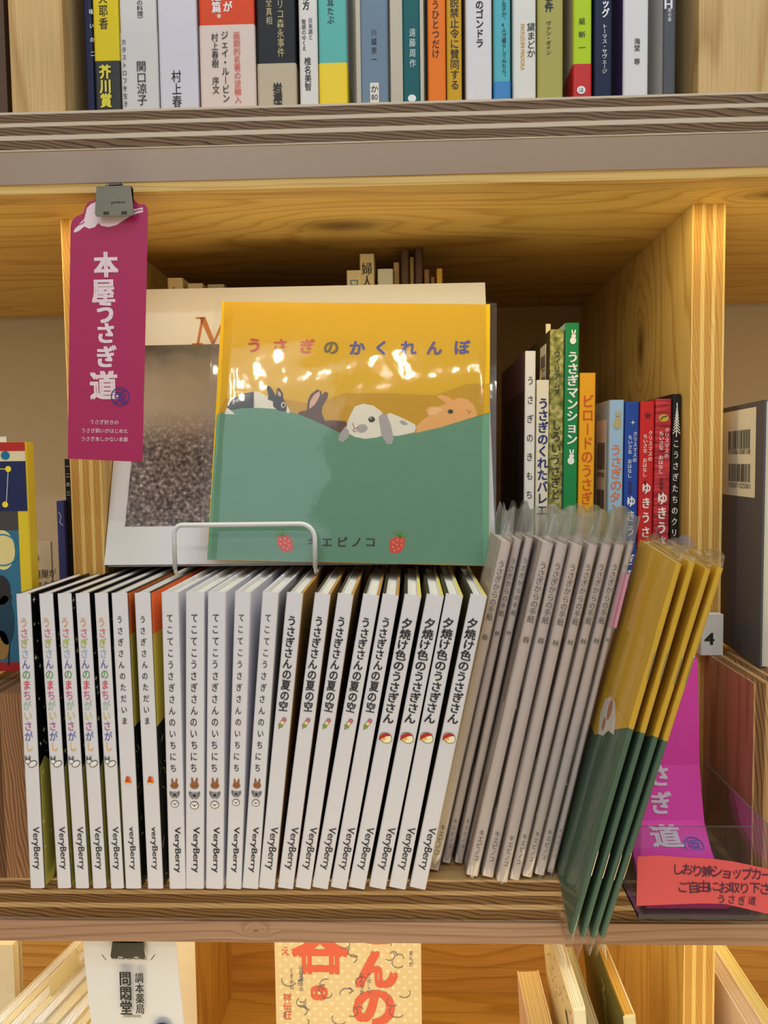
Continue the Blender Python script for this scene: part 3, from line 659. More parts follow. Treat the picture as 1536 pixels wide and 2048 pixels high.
def clip(F, w, h, mat, th, dk, text=None):
    c = MB(); c.prism(Fr(F.pt(0, 0), F.u, F.v), [(.001, .0), (w-.001, 0), (w, .002), (w*.94, h), (w*.06, h), (0, .002)], -.0008, 0, mat)
    for k in (.22, .68): c.fill(F, [(w*k, h*.05), (w*(k+.14), h*.05), (w*(k+.14), h*.16), (w*k, h*.16)], dk, .0002)
    if text: c.line(F, text, w*.42, h*.42, w*.78, h*.42, h*.09, dk, .01)
    c.build('front_jaw', th, bevel=.0004)
    t = MB(); t.box(F, (w*.06, w*.94), (h+.0001, h+.0012), (-.006, 0), mat); t.build('spring_back', th, bevel=.0004)
    j = MB(); j.box(F, (w*.06, w*.94), (h*.55, h-.0002), (-.0055, -.0047), dk); j.build('rear_jaw', th)
    l = MB(); l.tube([F.pt(w*.30, h+.0015, -.002), F.pt(w*.36, h+.0036, -.004), F.pt(w*.64, h+.0036, -.004), F.pt(w*.70, h+.0015, -.002)], .0012, mat); l.build('lever', th)
clip(F, (at(268, 430, .584)-at(190, 430, .584)).x, (at(200, 376, .584)-at(200, 433, .584)).z, STEEL, th, STEELD, 'JAPAN')

# ================================================================== SLEEVED LETTER BOOKLETS
def sleeve(th, F, w, h, d, m, over=.024, under=.010, seed=0, ov=.010, g=.0010):
    rnd = random.Random(seed); ph = [rnd.uniform(0, 6) for _ in range(6)]
    prof = [(-g, -d), (-g*1.1, -d*.5), (-g, -ov), (-g, -.002), (w*.1, .0012), (w*.5, .0022), (w*.9, .0012), (w+g, -.002), (w+g, -ov), (w+g*1.1, -d*.5), (w+g, -d)]
    n = len(prof)-1
    def fn(u, v):
        k = u*n; i = min(int(k), n-1); f = k-i
        a = prof[i][0]*(1-f)+prof[i+1][0]*f; c = prof[i][1]*(1-f)+prof[i+1][1]*f
        un = under if c > -ov*.9 else -.0004
        b = -un+v*(h+over+un)
        cr = 0.0
        if b > h-.001: cr = (b-h)/over
        if b < 0: cr = max(cr, -b/under*.8)
        a = a*(1-.75*cr)+w*.5*.75*cr
        wv = (math.sin(b*90+ph[0]+u*9)*.5+math.sin(u*23+ph[1]+b*40)*.4)*g*.45
        wv *= 1+3*cr
        if b < 0: c = c*(1-.0)-.004*cr if c < 0 else c
        return F.pt(a+wv*.5+cr*.0006*math.sin(ph[2]+c*60), b+cr*.003*math.sin(c*90+ph[3]), c+abs(wv)*.6+ (cr*.002*math.sin(ph[4]+a*300)))
    MB().sheet(fn, n*4, 34, m).build('clear_sleeve', th, smooth=True)
MAUVE = M((222, 207, 203), .5, .02); MAUVED = M((200, 182, 176), .5, .03); INKB = M((70, 60, 56), .6)
BK_ = [((857, 1750), (1005, 1082), 26, '春', 'F'), ((885, 1732), (1030, 1077), 21, '春', 'F'), ((910, 1721), (1051, 1075), 20, '秋', 'F'),
       ((933, 1762), (1088, 1084), 28, '春', 'G'), ((965, 1764), (1117, 1086), 27, '春', 'G'), ((994, 1774), (1148, 1088), 26, '秋', 'G'), ((1020, 1770), (1180, 1088), 24, '秋', 'G'),
       ((1045, 1764), (1207, 1088), 24, '秋', 'G'), ((1070, 1762), (1234, 1088), 24, '秋', 'G'), ((1095, 1757), (1259, 1088), 17, '秋', 'G')]
NM = ['first', 'second', 'third', 'fourth', 'fifth', 'sixth', 'seventh']
for i, (bl, tl, wp, se, grp) in enumerate(BK_):
    Yf = atz(bl[0], bl[1]-4, z0).y; Yf = min(max(Yf, .545), .585)
    w = (at(bl[0]+wp-5.5, bl[1], Yf)-at(*bl, Yf)).x; F = lean_frame(bl, tl, z0+(.0022 if i > 7 else .0014), w, Yf)
    q, h = F.px(*tl)
    d = .070 if grp == 'F' else .652-Yf-.012
    lab = ('mauve booklet in sleeve set back beside last white hardcover, %s of three' % NM[i]) if grp == 'F' else ('leaning mauve booklet in clear sleeve, %s of the seven set forward' % NM[i-3])
    th, sp, L, R_, P = book('letter_booklet', F, w, h, d, lab, 'mauve letter booklets in clear sleeves', MAUVE, MAUVED, MAUVED, .0006, False, PGW, rnd=.0012)
    sp.vtext(F, 'うさぎからの手紙', w*.5, h*.945, h*.765, w*.66, INKB, .010)
    sp.char(F, se, w*.5, h*.715, w*.66, w*.62, INKB, .0003, .010)
    sp.vtext(F, 'キエピノコ', w*.5, h*.142, h*.045, w*.50, INKB, .008)
    finish(th, sp, L, R_, P)
    sleeve(th, F, w, h, d+.003, FILM2, seed=i, g=.0005, under=.010 if Yf < .556 else .0004, ov=max(.0005, min(.007, .5600-Yf)))
    if i == 9:
        Ft = Fr(F.pt(w+.0022, 0, -.002), (F.u*.35+F.n*-.9), F.v)
        MB().box(F, (w*.15, w+.002), (h*.755, h*.915), (.0006, .0009), M((224, 158, 186), .5)).build('paper_tab', th, label='pink paper tab')

# ================================================================== YELLOW AND GREEN STAPLED BOOKS
GRN = M((76, 112, 90), .45, .05); YL2 = M((228, 186, 40), .45, .04); STP = M((190, 180, 160), .3, .05, metal=1.0)
HS = [((1149, 1856), (1367, 1116)), ((1171, 1862), (1394, 1114)), ((1192, 1864), (1425, 1127)), ((1210, 1862), (1450, 1125))]
for i, (bl, tl) in enumerate(HS):
    Yf = .496; p, q = at(*bl, Yf), at(*tl, Yf-.0145); v = (q-p).normalized(); u = Vector((v.z, .0, -v.x)); w = .0036; h = (q-p).length
    u = (u-Y_*.075).normalized()
    F = Fr(p-u*w, u, v)
    zf = min(F.pt(0, 0).z, F.pt(w, 0).z); F.o.z += max(-.004, z0-.0020-zf)
    d = .105
    th = thing('stapled_picture_book', F.pt(w/2, 0, -d/2), 'thin yellow and green stapled book in sleeve, %s of four slanting from left' % ORD[i], 'book', 'yellow and green stapled picture books')
    bnd = F.b_at(w, 1458+8*i)
    for side in (0, 1):
        a0_, a1_ = (0, .0008) if side == 0 else (w-.0008, w)
        mb = MB(); mb.box(F, (a0_, a1_), (bnd, h), (-d, 0), YL2); mb.box(F, (a0_, a1_), (0, bnd), (-d, 0), GRN)
        if side == 0:
            Fl = Fr(F.pt(0, 0, -d), F.n, F.v)         # left cover seen from the left: a runs towards the spine
            b1_ = Fl.b_at(d-.05, 1462+8*i); b2_ = Fl.b_at(.03, 1470+8*i)
            mb.fill(Fl, [(.0003, bnd+.001), (.0003, min(b2_, bnd)), (.03, min(b2_, bnd)), (d-.05, min(b1_, bnd)), (d-.0003, bnd-.0003), (d-.0003, bnd+.001)], YL2, .0003)
            for P, mm, c in (([(1197, 1468), (1201, 1430), (1212, 1398), (1222, 1393), (1232, 1405), (1233, 1440), (1229, 1470), (1218, 1462), (1207, 1472)], M((232, 228, 222)), .0005),
                             ):
                if i == 0: mb.fillpx(Fl, P, mm, c)
            if i == 0:
                for q, ra, rb in (((1221, 1420), .006, .0075), ((1209, 1448), .004, .005)): mb.disc(Fl, *Fl.px(*q), ra, rb, M((190, 120, 70)), .0006)
        mb.build('back_cover' if side else 'front_cover', th)
    MB().box(F, (.0010, w-.0010), (.0004, h-.0004), (-d+.001, -.0012), PGW).build('page_block', th)
    fo = MB(); prof = [(w*(.5-.5*math.cos(math.pi*k/8)), .0012*math.sin(math.pi*k/8)+.0001) for k in range(9)]
    for b0_, b1_, mm in ((0, bnd, GRN), (bnd, h, YL2)): fo.add([F.pt(a, b, c) for b in (b0_, b1_) for a, c in prof], [(k, k+1, 9+k+1, 9+k) for k in range(8)], mm)
    fo.build('folded_spine', th, smooth=True)
    for s0 in (.70, .165):
        c0, c1 = h*s0, h*(s0+.075)
        MB().tube([F.pt(w*.82, c0, .0007), F.pt(w*.82, c0+.001, .0014), F.pt(w*.82, c1-.001, .0014), F.pt(w*.82, c1, .0007)], .0004, STP, 6).build('staple', th)
    sleeve(th, F, w, h, d+.003, FILM, over=.007, under=.016, seed=40+i, ov=.050, g=.0006)

# ================================================================== BACK ROW OF PICTURE BOOKS
YR = .678; ZRB = z0+.1653
def barcode(mb, F, a, b, w, h, st):
    mb.fill(F, [(a, b), (a+w, b), (a+w, b+h), (a, b+h)], M((238, 232, 212)))
    for k, lab in ((.56, st[0]), (.14, st[1])):
        x = a+w*.14; rr = random.Random(int(k*100))
        while x < a+w*.86:
            q = rr.choice((.006, .010, .018))*w; mb.fill(F, [(x, b+h*k), (x+q, b+h*k), (x+q, b+h*(k+.24)), (x, b+h*(k+.24))], INK, .0004); x += q+rr.choice((.008, .012, .02))*w
        mb.line(F, lab, a+w*.14, b+h*(k-.07), a+w*.86, b+h*(k-.07), h*.045, INK, 0, .0004)
def bunny(sp, F, a, b, s, m, c=.0004):
    sp.disc(F, a, b-s*.25, s*.30, s*.34, m, c); sp.disc(F, a+s*.05, b+s*.18, s*.22, s*.2, m, c+.00005)
    for k in (-1, 1): sp.disc(F, a+s*.05+k*s*.12, b+s*.55, s*.07, s*.26, m, c+.00005, -.2*k)
GREENP = None
RB = [  # px left, right, top y, colours (spine, left cover), text
 ('plain', 1051, 1073, 703, (236, 230, 220), (92, 62, 76), 'white spined picture book with widely spaced black title beside the propped books'),
 ('cream', 1074, 1100, 761, (238, 226, 196), None, 'cream picture book with bold navy title, between a white and a mossy book'),
 ('moss', 1101, 1130, 660, (132, 132, 64), (70, 62, 40), 'mossy green patterned picture book with black title and barcode on its side'),
 ('green', 1131, 1160, 647, (24, 136, 72), (150, 190, 196), 'bright green picture book with white title, tallest in the back row'),
 ('amber', 1160, 1193, 747, (240, 168, 24), None, 'amber yellow picture book with orange red title'),
 ('sky', 1220, 1250, 801, (158, 190, 214), (168, 196, 214), 'pale blue picture book with orange title and barcode label on its side'),
 ('blue', 1251, 1280, 804, (34, 74, 160), None, 'royal blue slim picture book with white title and star'),
 ('red', 1281, 1311, 804, (206, 40, 40), None, 'plain bright red slim picture book with dark star'),
 ('crimson', 1312, 1345, 799, (188, 44, 52), None, 'streaked crimson picture book with gold ornament beside the black one'),
 ('black', 1346, 1372, 789, (26, 26, 28), (30, 30, 32), 'black picture book with white fir tree against the right divider')]
m, nt, b = base('moss_pattern', .5, .4); g = N(nt, 'ShaderNodeNewGeometry'); n1 = N(nt, 'ShaderNodeTexNoise'); n1.inputs['Scale'].default_value = 190; n1.inputs['Detail'].default_value = 5
nt.links.new(g.outputs['Position'], n1.inputs['Vector']); nt.links.new(ramp(nt, n1.outputs[0], [(.3, (84, 86, 34)), (.5, (150, 146, 70)), (.68, (206, 196, 128))]), b.inputs['Base Color']); MOSS = m
m, nt, b = base('crimson_streaks', .45, .4); g = N(nt, 'ShaderNodeNewGeometry'); mp = N(nt, 'ShaderNodeMapping'); mp.inputs['Scale'].default_value = (60, 60, 420); nt.links.new(g.outputs['Position'], mp.inputs[0])
n1 = N(nt, 'ShaderNodeTexNoise'); n1.inputs['Scale'].default_value = 1; nt.links.new(mp.outputs[0], n1.inputs['Vector']); nt.links.new(ramp(nt, n1.outputs[0], [(.35, (150, 26, 38)), (.65, (214, 66, 72))]), b.inputs['Base Color']); CRIM = m
for k, xa, xb, yt, cs, cl, lab in RB:
    p = at(xa, yt, YR); q = at(xb, yt, YR); h = p.z-ZRB; w = q.x-p.x-.0004
    lean = .012
    if k == 'black': w = min(w, .2374-p.x)
    F = Fr(Vector((p.x-h*lean, YR, ZRB+.0004)), (1, 0, -lean), (lean, 0, 1)); F.o.z += w*lean
    sm = MOSS if k == 'moss' else CRIM if k == 'crimson' else M(cs, .38, .03)
    lm = M(cl, .4) if cl else sm; d = .17 if k not in ('blue', 'red') else .14
    subs = []
    def art(L, R_):
        Fl = Fr(F.pt(0, 0, -d), F.n, F.v)
        if k == 'plain':
            L.fill(Fl, [(.02, .02), (d-.006, .02), (d-.006, h*.86), (.02, h*.86)], M((50, 36, 44), .45))
            L.vtext(Fl, 'うさぎのきもち', d-.045, h*.72, h*.25, .02, M((26, 20, 24)), .03, .0005)
        if k == 'moss':
            subs.append((L, lambda mb: barcode(mb, Fl, d-.05, h-.055, .032, .046, ('9784', '1920'))))
        if k == 'sky': subs.append((L, lambda mb: barcode(mb, Fl, d-.045, h*.42, .036, h*.50, ('9784794820', '1920701608'))))
    th, sp, L, R_, P = book('picture_book', F, w, h, d, lab, 'picture books in the back row', sm, lm, sm, .0018, False, PG, art=art)
    B = lambda y: F.b_at(w/2, y)
    wt = M((244, 240, 232)); rd = M((206, 78, 34)); nv = M((34, 48, 110))
    if k == 'plain': sp.vtext(F, 'うさぎのきもち', w*.5, B(742), B(1008), w*.70, INK, .008)
    if k == 'cream':
        sp.vtext(F, 'うさぎのくれたバレエ', w*.52, B(795), B(1032), w*.88, nv, .03)
    if k == 'moss':
        sp.vtext(F, 'ウイリアムズ', w*.5, B(700), B(792), w*.5, INK, .008); sp.vtext(F, 'しろいうさぎと', w*.5, B(838), B(1000), w*.72, INK, .012)
    if k == 'green':
        sp.fill(F, [(0.0012, .001), (w*.1, .001), (w*.1, h-.001), (.0012, h-.001)], M((170, 206, 200)), .00015)
        bunny(sp, F, w*.55, B(676), w*.75, wt); sp.vtext(F, 'うさぎマンション', w*.56, B(702), B(890), w*.84, wt, .035)
        bunny(sp, F, w*.52, B(916), w*.8, wt)
    if k == 'amber': sp.vtext(F, 'ビロードのうさぎ', w*.52, B(788), B(1010), w*.78, rd, .012)
    if k == 'sky':
        bunny(sp, F, w*.52, B(842), w*.9, M((186, 170, 120))); sp.vtext(F, 'うさぎのタンス', w*.5, B(888), B(1052), w*.86, M((228, 116, 60)), .014, wob=.06)
    if k in ('blue', 'red', 'crimson'):
        if k == 'blue': sp.star(F, w*.55, B(845), w*.22, M((120, 170, 210)), 4, inner=.3); sp.disc(F, w*.55, B(845), w*.08, w*.08, M((230, 220, 150)), .0005)
        if k == 'red': sp.star(F, w*.52, B(831), w*.27, M((110, 26, 30)))
        if k == 'crimson': sp.disc(F, w*.5, B(836), w*.32, w*.24, M((206, 164, 70), .4)); sp.stroke(F, [(w*.3, B(839)), (w*.45, B(834)), (w*.7, B(832))], w*.07, M((60, 90, 40)), .0005)
        o = {'blue': 8, 'red': 6, 'crimson': 0}[k]
        sp.vtext(F, 'クリスマスの', w*.73, B(855+o), B(917+o), w*.30, wt, .012); sp.vtext(F, 'ちいさな おはなし', w*.38, B(862+o), B(948+o), w*.32, wt, .012)
        sp.vtext(F, '新装版', w*.45, B(955+o), B(980+o), w*.24, M((70, 30, 40)), .01)
        y0_ = {'blue': 988, 'red': 962, 'crimson': 982}[k]
        sp.vtext(F, 'ゆきうさぎのねがいごと'[:9], w*.52, B(y0_), B(y0_+9*29), w*.66, wt, .03)
    if k == 'black':
        for i in range(9):
            yy = 812+i*6; ww = w*(.06+.045*i); sp.stroke(F, [(w*.5-ww, B(yy+7)), (w*.5, B(yy)), (w*.5+ww, B(yy+7))], .0007, wt)
        sp.stroke(F, [(w*.5, B(806)), (w*.5, B(873))], .0008, wt)
        sp.vtext(F, 'こうさぎたちのクリスマス', w*.5, B(876), B(876+12*22.2), w*.78, wt, .012)
    finish(th, sp, L, R_, P)
    for _, fn_ in subs:
        mb = MB(); fn_(mb); mb.build('barcode_label', [c for c in th.children if c.name.startswith('back_cover')][0])
    if k == 'moss':
        MB().box(F, (w*.1, w*.45), (h-.01, h+.010), (-.03, -.0296), M((226, 214, 176))).build('bookmark_strip', th, label='cream strip poking out of the top')
    if k == 'cream':
        MB().tube([F.pt(w*.35, h-.002, -.004), F.pt(w*.32, h+.004, -.003), F.pt(w*.34, h+.008, -.002)], .0006, M((190, 160, 110)), 5).build('ribbon_marker', th)

# ================================================================== BOOK TOPS BEHIND THE PROPPED BOOKS
def slim(name, x0, x1, yt, Yf, col, lab, d=.11, txt=None, tm=None, pages=PG, wallet=False, grp='slim books behind the big white book'):
    p, q = at(x0, yt, Yf), at(x1, yt, Yf); zb = z0+.1653+.0004; h = p.z-zb; w = q.x-p.x
    F = Fr(Vector((p.x, Yf, zb)), X, Z)
    cm = M(col, .5)
    th, sp, L, R_, P = book(name, F, w, h, d, lab, grp, cm, cm, cm, .0012, False, pages, rnd=.0028 if wallet else .0016)
    if txt: sp.vtext(F, txt, w*.5, h-.008 if len(txt) > 1 else h-.012, h-.008-.0125*len(txt), w*.75, tm or INK, .012)
    finish(th, sp, L, R_, P)
YS = .768
slim('slim_book', 334, 365, 556, YS, (206, 188, 146), 'cream book top peeping out beside the bookmark, leftmost behind the white book', txt='から')
slim('slim_book', 374, 405, 567, YS, (196, 180, 150), 'pale book barely showing above the white book, second behind the bookmark side')
slim('slim_book', 414, 448, 569, YS, (150, 150, 128), 'greyish book edge just showing above the white book, third behind the bookmark side')
slim('slim_book', 693, 723, 541, YS, (222, 206, 164), 'cream book with blue lettering at top, above the white book', txt='日本', tm=M((60, 130, 170)))
slim('slim_book', 719, 748, 508, YS, (214, 196, 150), 'tan book with large black lettering, tallest spine above the white book', txt='婦人', tm=INK)
slim('slim_book', 755, 786, 538, YS, (206, 206, 192), 'plain white book beside the tan lettered book, above the white book')
slim('slim_book', 787, 799, 525, YS+.01, (190, 160, 110), 'narrow tan book next to the first dark brown folder')
slim('slim_folder', 801, 818, 499, YS, (74, 44, 22), 'dark brown glossy folder with pale rim, left of two', wallet=True)
slim('slim_book', 819, 828, 514, YS+.01, (206, 172, 110), 'thin yellowish book between the two dark brown folders')
slim('slim_folder', 829, 846, 496, YS, (70, 40, 20), 'dark brown glossy folder with pale rim, right of two', wallet=True)
slim('slim_book', 848, 859, 539, YS, (120, 88, 40), 'short brown notebook right of the dark folders', wallet=True)
slim('slim_book', 861, 870, 554, YS+.01, (170, 140, 96), 'very thin tan booklet between brown notebook and yellow book')
slim('slim_book', 873, 885, 537, YS, (190, 146, 36), 'thin mustard yellow book, rightmost above the white book', wallet=True)

# ================================================================== UPPER SHELF BOOKS
YU = .652
def upper(x0, x1, spine, lab, left=None, right=None, obi=None, obi_y=None, texts=(), d=.13, yb=190, extra=None, yoff=0.0, obi_side=None):
    p, q = at(x0, yb, YU+yoff), at(x1, yb, YU+yoff); w = q.x-p.x-.0003; h = .188
    F = Fr(Vector((p.x, YU+yoff, ZT+.0004)), X, Z)
    sm = M(spine, .5, .03, spec=.25) if isinstance(spine, tuple) else spine
    th, sp, L, R_, P = book('paperback_book', F, w, h, d, lab, 'paperbacks on the upper shelf', sm, M(left, .35) if left else sm, M(right, .35) if right else sm, .0012, False, PG, rnd=.0022)
    ob = None
    if obi:
        om = M(obi, .4, .03); ht = F.b_at(w/2, obi_y); ob = MB()
        r = .0022; prof = [(-.0003, -d*.6)]+[(-.0003+r-r*math.cos(math.pi/2*i/4), -r+r*math.sin(math.pi/2*i/4)+.0003) for i in range(5)]
        prof += [(w-a, c) for a, c in reversed(prof)]
        vs = [F.pt(a, b, c) for b in (0.0004, ht) for a, c in prof]; n = len(prof)
        ob.add(vs, [(i, i+1, n+i+1, n+i) for i in range(n-1)], om)
    for t in texts:
        st, xa, ya, yb_, wf, col, bold = t[:7]; tgt = ob if (len(t) > 7 and ob) else sp
        a = F.px(xa, (ya+yb_)/2)[0]
        tgt.vtext(F, st, a, F.b_at(w/2, ya), F.b_at(w/2, yb_), wf*w, M(col), bold, .0009 if tgt is ob else .0003)
    if extra: extra(F, w, h, sp, ob)
    finish(th, sp, L, R_, P)
    if ob: ob.build('paper_band', th)
    return th, F, w, h
K = (34, 32, 34); WH = (238, 236, 232); ZA = 0.0
upper(172, 190, (24, 28, 60), 'dark navy book, first on the upper shelf beside the post', texts=[('味いの二', 184, 10, 122, .5, WH, .015)], yb=200)
upper(191, 243, (222, 196, 20), 'yellow book with black paper band and yellow lettering', obi=(26, 26, 24), obi_y=122, texts=[('綿矢耶香', 206, -44, 60, .36, K, .008), ('芥川賞', 212, 130, 216, .46, (226, 210, 60), .04, 1)], yb=200)
upper(244, 318, (214, 208, 204), 'pale grey book with curved paper band line and small title', right=(206, 200, 196), obi=(208, 202, 198), obi_y=64, texts=[('の料理）', 280, 0, 44, .17, K, .008), ('カタストロフを生き', 250, 76, 215, .13, K, .004, 1), ('関口涼子', 284, 122, 212, .28, K, .006, 1)], yb=200)
upper(320, 398, (212, 208, 214), 'plain lavender white book with black author name, left of the orange red book', texts=[('村上春樹', 354, 140, 240, .26, K, .01)], yb=200)
upper(402, 513, (222, 72, 26), 'wide orange red book with pale pink paper band', obi=(222, 200, 186), obi_y=50, texts=[('短篇。', 433, -20, 48, .17, WH, .03), ('スが', 455, -20, 25, .17, WH, .03), ('村上春樹 序文', 431, 66, 188, .13, K, .008, 1), ('ジェイ・ルービン', 451, 62, 206, .14, K, .012, 1), ('画期的名著の逆輸入', 475, 64, 208, .13, (222, 96, 70), .006, 1)], yb=200)
upper(516, 594, (32, 32, 34), 'black book with beige paper band and gold lettering', obi=(190, 172, 142), obi_y=127, texts=[('全真相', 538, -4, 50, .17, (196, 180, 130), .006), ('アリコ森永事件', 561, -20, 115, .19, (196, 180, 130), .006), ('岩瀬達哉', 556, 166, 242, .24, K, .03, 1)], yb=200)
upper(600, 638, (224, 218, 210), 'slim white book with black title between black and teal books', texts=[('行方', 612, -16, 20, .4, K, .02), ('日本語と', 621, 36, 80, .24, K, .006), ('敬語のゆくえ', 608, 38, 102, .24, K, .006), ('椎名美智', 616, 114, 182, .38, K, .014)], yb=200)
def lwhite(F, w, h, sp, ob): pass
upper(639, 696, (96, 180, 170), 'teal green book with bright yellow paper band', right=(224, 214, 202), obi=(240, 206, 10), obi_y=126, texts=[('耳たぶ', 661, -4, 48, .26, (40, 52, 56), .01)], yb=195)
def tag80(F, w, h, sp, ob):
    a, b = F.px(740, 166); a1, b1 = F.px(758, 212); sp.fill(F, [(a, b1), (a1, b1), (a1, b), (a, b)], M((228, 222, 208)), .0003)
    sp.vtext(F, 'か', (a+a1)/2, F.b_at(w/2, 170), F.b_at(w/2, 186), .0065, INK, .01, .0005); sp.line(F, '80', a+.001, F.b_at(w/2, 200), a1-.001, F.b_at(w/2, 200), .0042, INK, 0, .0005)
upper(722, 778, (112, 132, 150), 'greyish blue book with small white number label', right=(150, 150, 148), texts=[('川越宗一', 748, 56, 128, .2, (30, 34, 48), .006)], yb=190, extra=tag80)
def tagc(F, w, h, sp, ob):
    a, b = F.px((sp_x[0]), sp_x[1]); sp.disc(F, a, b, .0034, .0030, WHITE, .0004)
sp_x = (824, 197)
upper(806, 842, (14, 92, 94), 'dark teal book with small white author name', left=(24, 40, 44), texts=[('遠藤周作', 825, 55, 137, .38, (210, 222, 220), .006)], yb=190, extra=tagc)
upper(856, 893, (236, 120, 18), 'bright orange book with black title', left=(24, 30, 84), texts=[('もうひとつだけ', 871, -20, 117, .44, K, .012)], yb=188)
upper(894, 925, (206, 158, 22), 'mustard book with tightly printed black title', texts=[('小説禁止令に賛同する', 909, -26, 180, .62, K, .010)], yb=188)
upper(932, 985, (222, 216, 216), 'white book with bold black title, between mustard and cyan books', texts=[('のゴンドラ', 959, 0, 96, .32, K, .022)], yb=186)
def cyanb(F, w, h, sp, ob): sp.disc(F, w*.1, .004, .004, .006, M((20, 30, 40)), .0008)
upper(988, 1022, (86, 176, 186), 'cyan book with blue lower band, beside the white poet book', left=(196, 190, 130), obi=(48, 128, 190), obi_y=163, texts=[('オタク女子が、4人で暮らしてみたら。', 1008, -28, 158, .30, (20, 40, 50), .010)], yb=186)
def may(F, w, h, sp, ob):
    a0, _ = F.px(1041, 100); sp.line(F, 'MAYUZUMI MADOKA', a0, F.b_at(w/2, 48), a0, F.b_at(w/2, 140), .0034, M((214, 168, 60)), .01)
upper(1026, 1073, (224, 220, 210), 'white book with black author name and tiny gold letters', texts=[('黛まどか', 1062, 46, 116, .38, K, .006)], yb=185, extra=may)
upper(1075, 1127, (172, 164, 84), 'khaki green book with black title', texts=[('殺人事件', 1098, -56, 24, .34, K, .03), ('ヴァン・ダイン', 1097, 42, 110, .22, K, .010)], yb=184)
sp_y = (1162, 182)
def tagd(F, w, h, sp, ob):
    a, b = F.px(1162, 181); ob.disc(F, a, b, .0034, .0032, WHITE, .0009); ob.char(F, 'ほ', a, b, .004, .004, INK, .0011)
upper(1146, 1184, (180, 206, 26), 'lime green book with red paper band', left=(214, 196, 172), obi=(196, 26, 28), obi_y=128, texts=[('星 新 一', 1164, 36, 102, .4, (40, 60, 20), .012)], yb=183, extra=tagd)
upper(1188, 1225, (22, 34, 62), 'navy blue book with white lettering', texts=[('ドッグ', 1211, -22, 36, .44, WH, .03), ('トーマス・サヴェージ', 1209, 48, 148, .3, WH, .010)], yb=183)
upper(1246, 1297, (222, 218, 216), 'white book with small black author name beside the navy book', left=(80, 50, 120), texts=[('海堂 尊', 1274, 76, 130, .26, K, .008)], yb=182)
def tagh(F, w, h, sp, ob):
    a, b = F.px(1340, 8); sp.char(F, 'H', a, b, .010, .010, WHITE, .0004, .03)
def curl(L, R_): pass
upper(1326, 1352, (84, 86, 90), 'dark grey book with pale curved cover, last before the right post', left=(206, 202, 196), texts=[('夜の章', 1339, 16, 44, .3, WH, .006)], yb=181, extra=tagh)

# ================================================================== ACRYLIC CASE, CARDS AND NOTE
ACR = film('clear_acrylic', (248, 250, 250), gloss=.09, haze=.006, rough=.03)
ACE = film('acrylic_edge', (176, 178, 184), gloss=.40, haze=.10, rough=.08)
ax0, ax1, ay0, ay1, az = .1550, .2440, .5150, .6250, z0+.0006
azt = z0+.0655
th = thing('acrylic_case', ((ax0+ax1)/2, (ay0+ay1)/2, az), 'clear acrylic tray holding pink cards at the shelf edge', 'tray')
t = .0020
for nm, lo_, hi_ in (('bottom_panel', (ax0, ay0, az), (ax1, ay1, az+.003)), ('front_panel', (ax0, ay0, az+.0031), (ax1, ay0+t, azt)), ('back_panel', (ax0, ay1-t, az+.0031), (ax1, ay1, azt+.004)),
                     ('side_panel', (ax0, ay0+t+.0001, az+.0031), (ax0+t, ay1-t-.0001, azt)), ('side_panel', (ax1-t, ay0+t+.0001, az+.0031), (ax1, ay1-t-.0001, azt))):
    MB().wbox(lo_, hi_, ACR, {'u': ACE, 'd': ACE if nm == 'bottom_panel' else ACR, 'f': ACE if nm == 'bottom_panel' else ACR}).build(nm, th)
MAG_LIT = M((255, 82, 196), .45, .03); MAGW = M((240, 226, 240), .5)  # bookmark magenta made brighter pink: light on the cards put into the colour
for k in range(6):
    o = .0011*k; w = .0565; xc = .1900+.002*math.sin(k*2)
    prof = [(.5195+.001*math.sin(k*3), z0+.006+o), (.545, z0+.008+o), (.575, z0+.0145+o), (.596, z0+.026+o), (.610-o, z0+.046+o), (.6175-o, z0+.070), (.621-o, z0+.10), (.626-o*.5, z0+.150+.001*k)]
    tt = .0005
    mb = MB(); n = len(prof)
    def xs(y): return xc+(y-.52)*.13
    vs = []
    for (y, z) in prof:
        x = xs(y); vs += [Vector((x-w/2, y, z)), Vector((x+w/2, y, z)), Vector((x+w/2, y+tt*.4, z-tt)), Vector((x-w/2, y+tt*.4, z-tt))]
    fs = [(0, 1, 2, 3), tuple((n-1)*4+j for j in (3, 2, 1, 0))]
    for i in range(n-1):
        for j in range(4): fs.append((i*4+j, i*4+(j+1) % 4, i*4+4+(j+1) % 4, i*4+4+j))
    mb.add(vs, fs, MAG_LIT)
    if k == 5:
        def onF(i):
            p, q = Vector((xs(prof[i][0]), *prof[i])), Vector((xs(prof[i+1][0]), *prof[i+1])); v = q-p
            return Fr(p, X, v)
        Fa = onF(2); mb.char(Fa, '道', .000, .010, .024, .021, MAGW, .0006, .04); mb.ring(Fa, .019, .002, .0075, .001, M((96, 110, 200)), .0007); mb.char(Fa, '兎', .019, .002, .011, .011, M((96, 110, 200)), .0007, .015)
        Fb = onF(3); mb.char(Fb, 'ぎ', -.001, .013, .018, .018, MAGW, .0006, .04)
        Fc = onF(4); mb.char(Fc, 'さ', -.001, .012, .018, .018, MAGW, .0006, .04)
        Fd = onF(1); 
    lab = 'pink bookmark card on top of the pile bent up in the acrylic tray' if k == 5 else 'pink bookmark card in the pile in the acrylic tray, %s from the bottom' % ORD[k]
    mb.build('bookmark_card', None, (xc, .55, z0+.006+o), label=lab, category='card', group='pink bookmark cards in the tray')
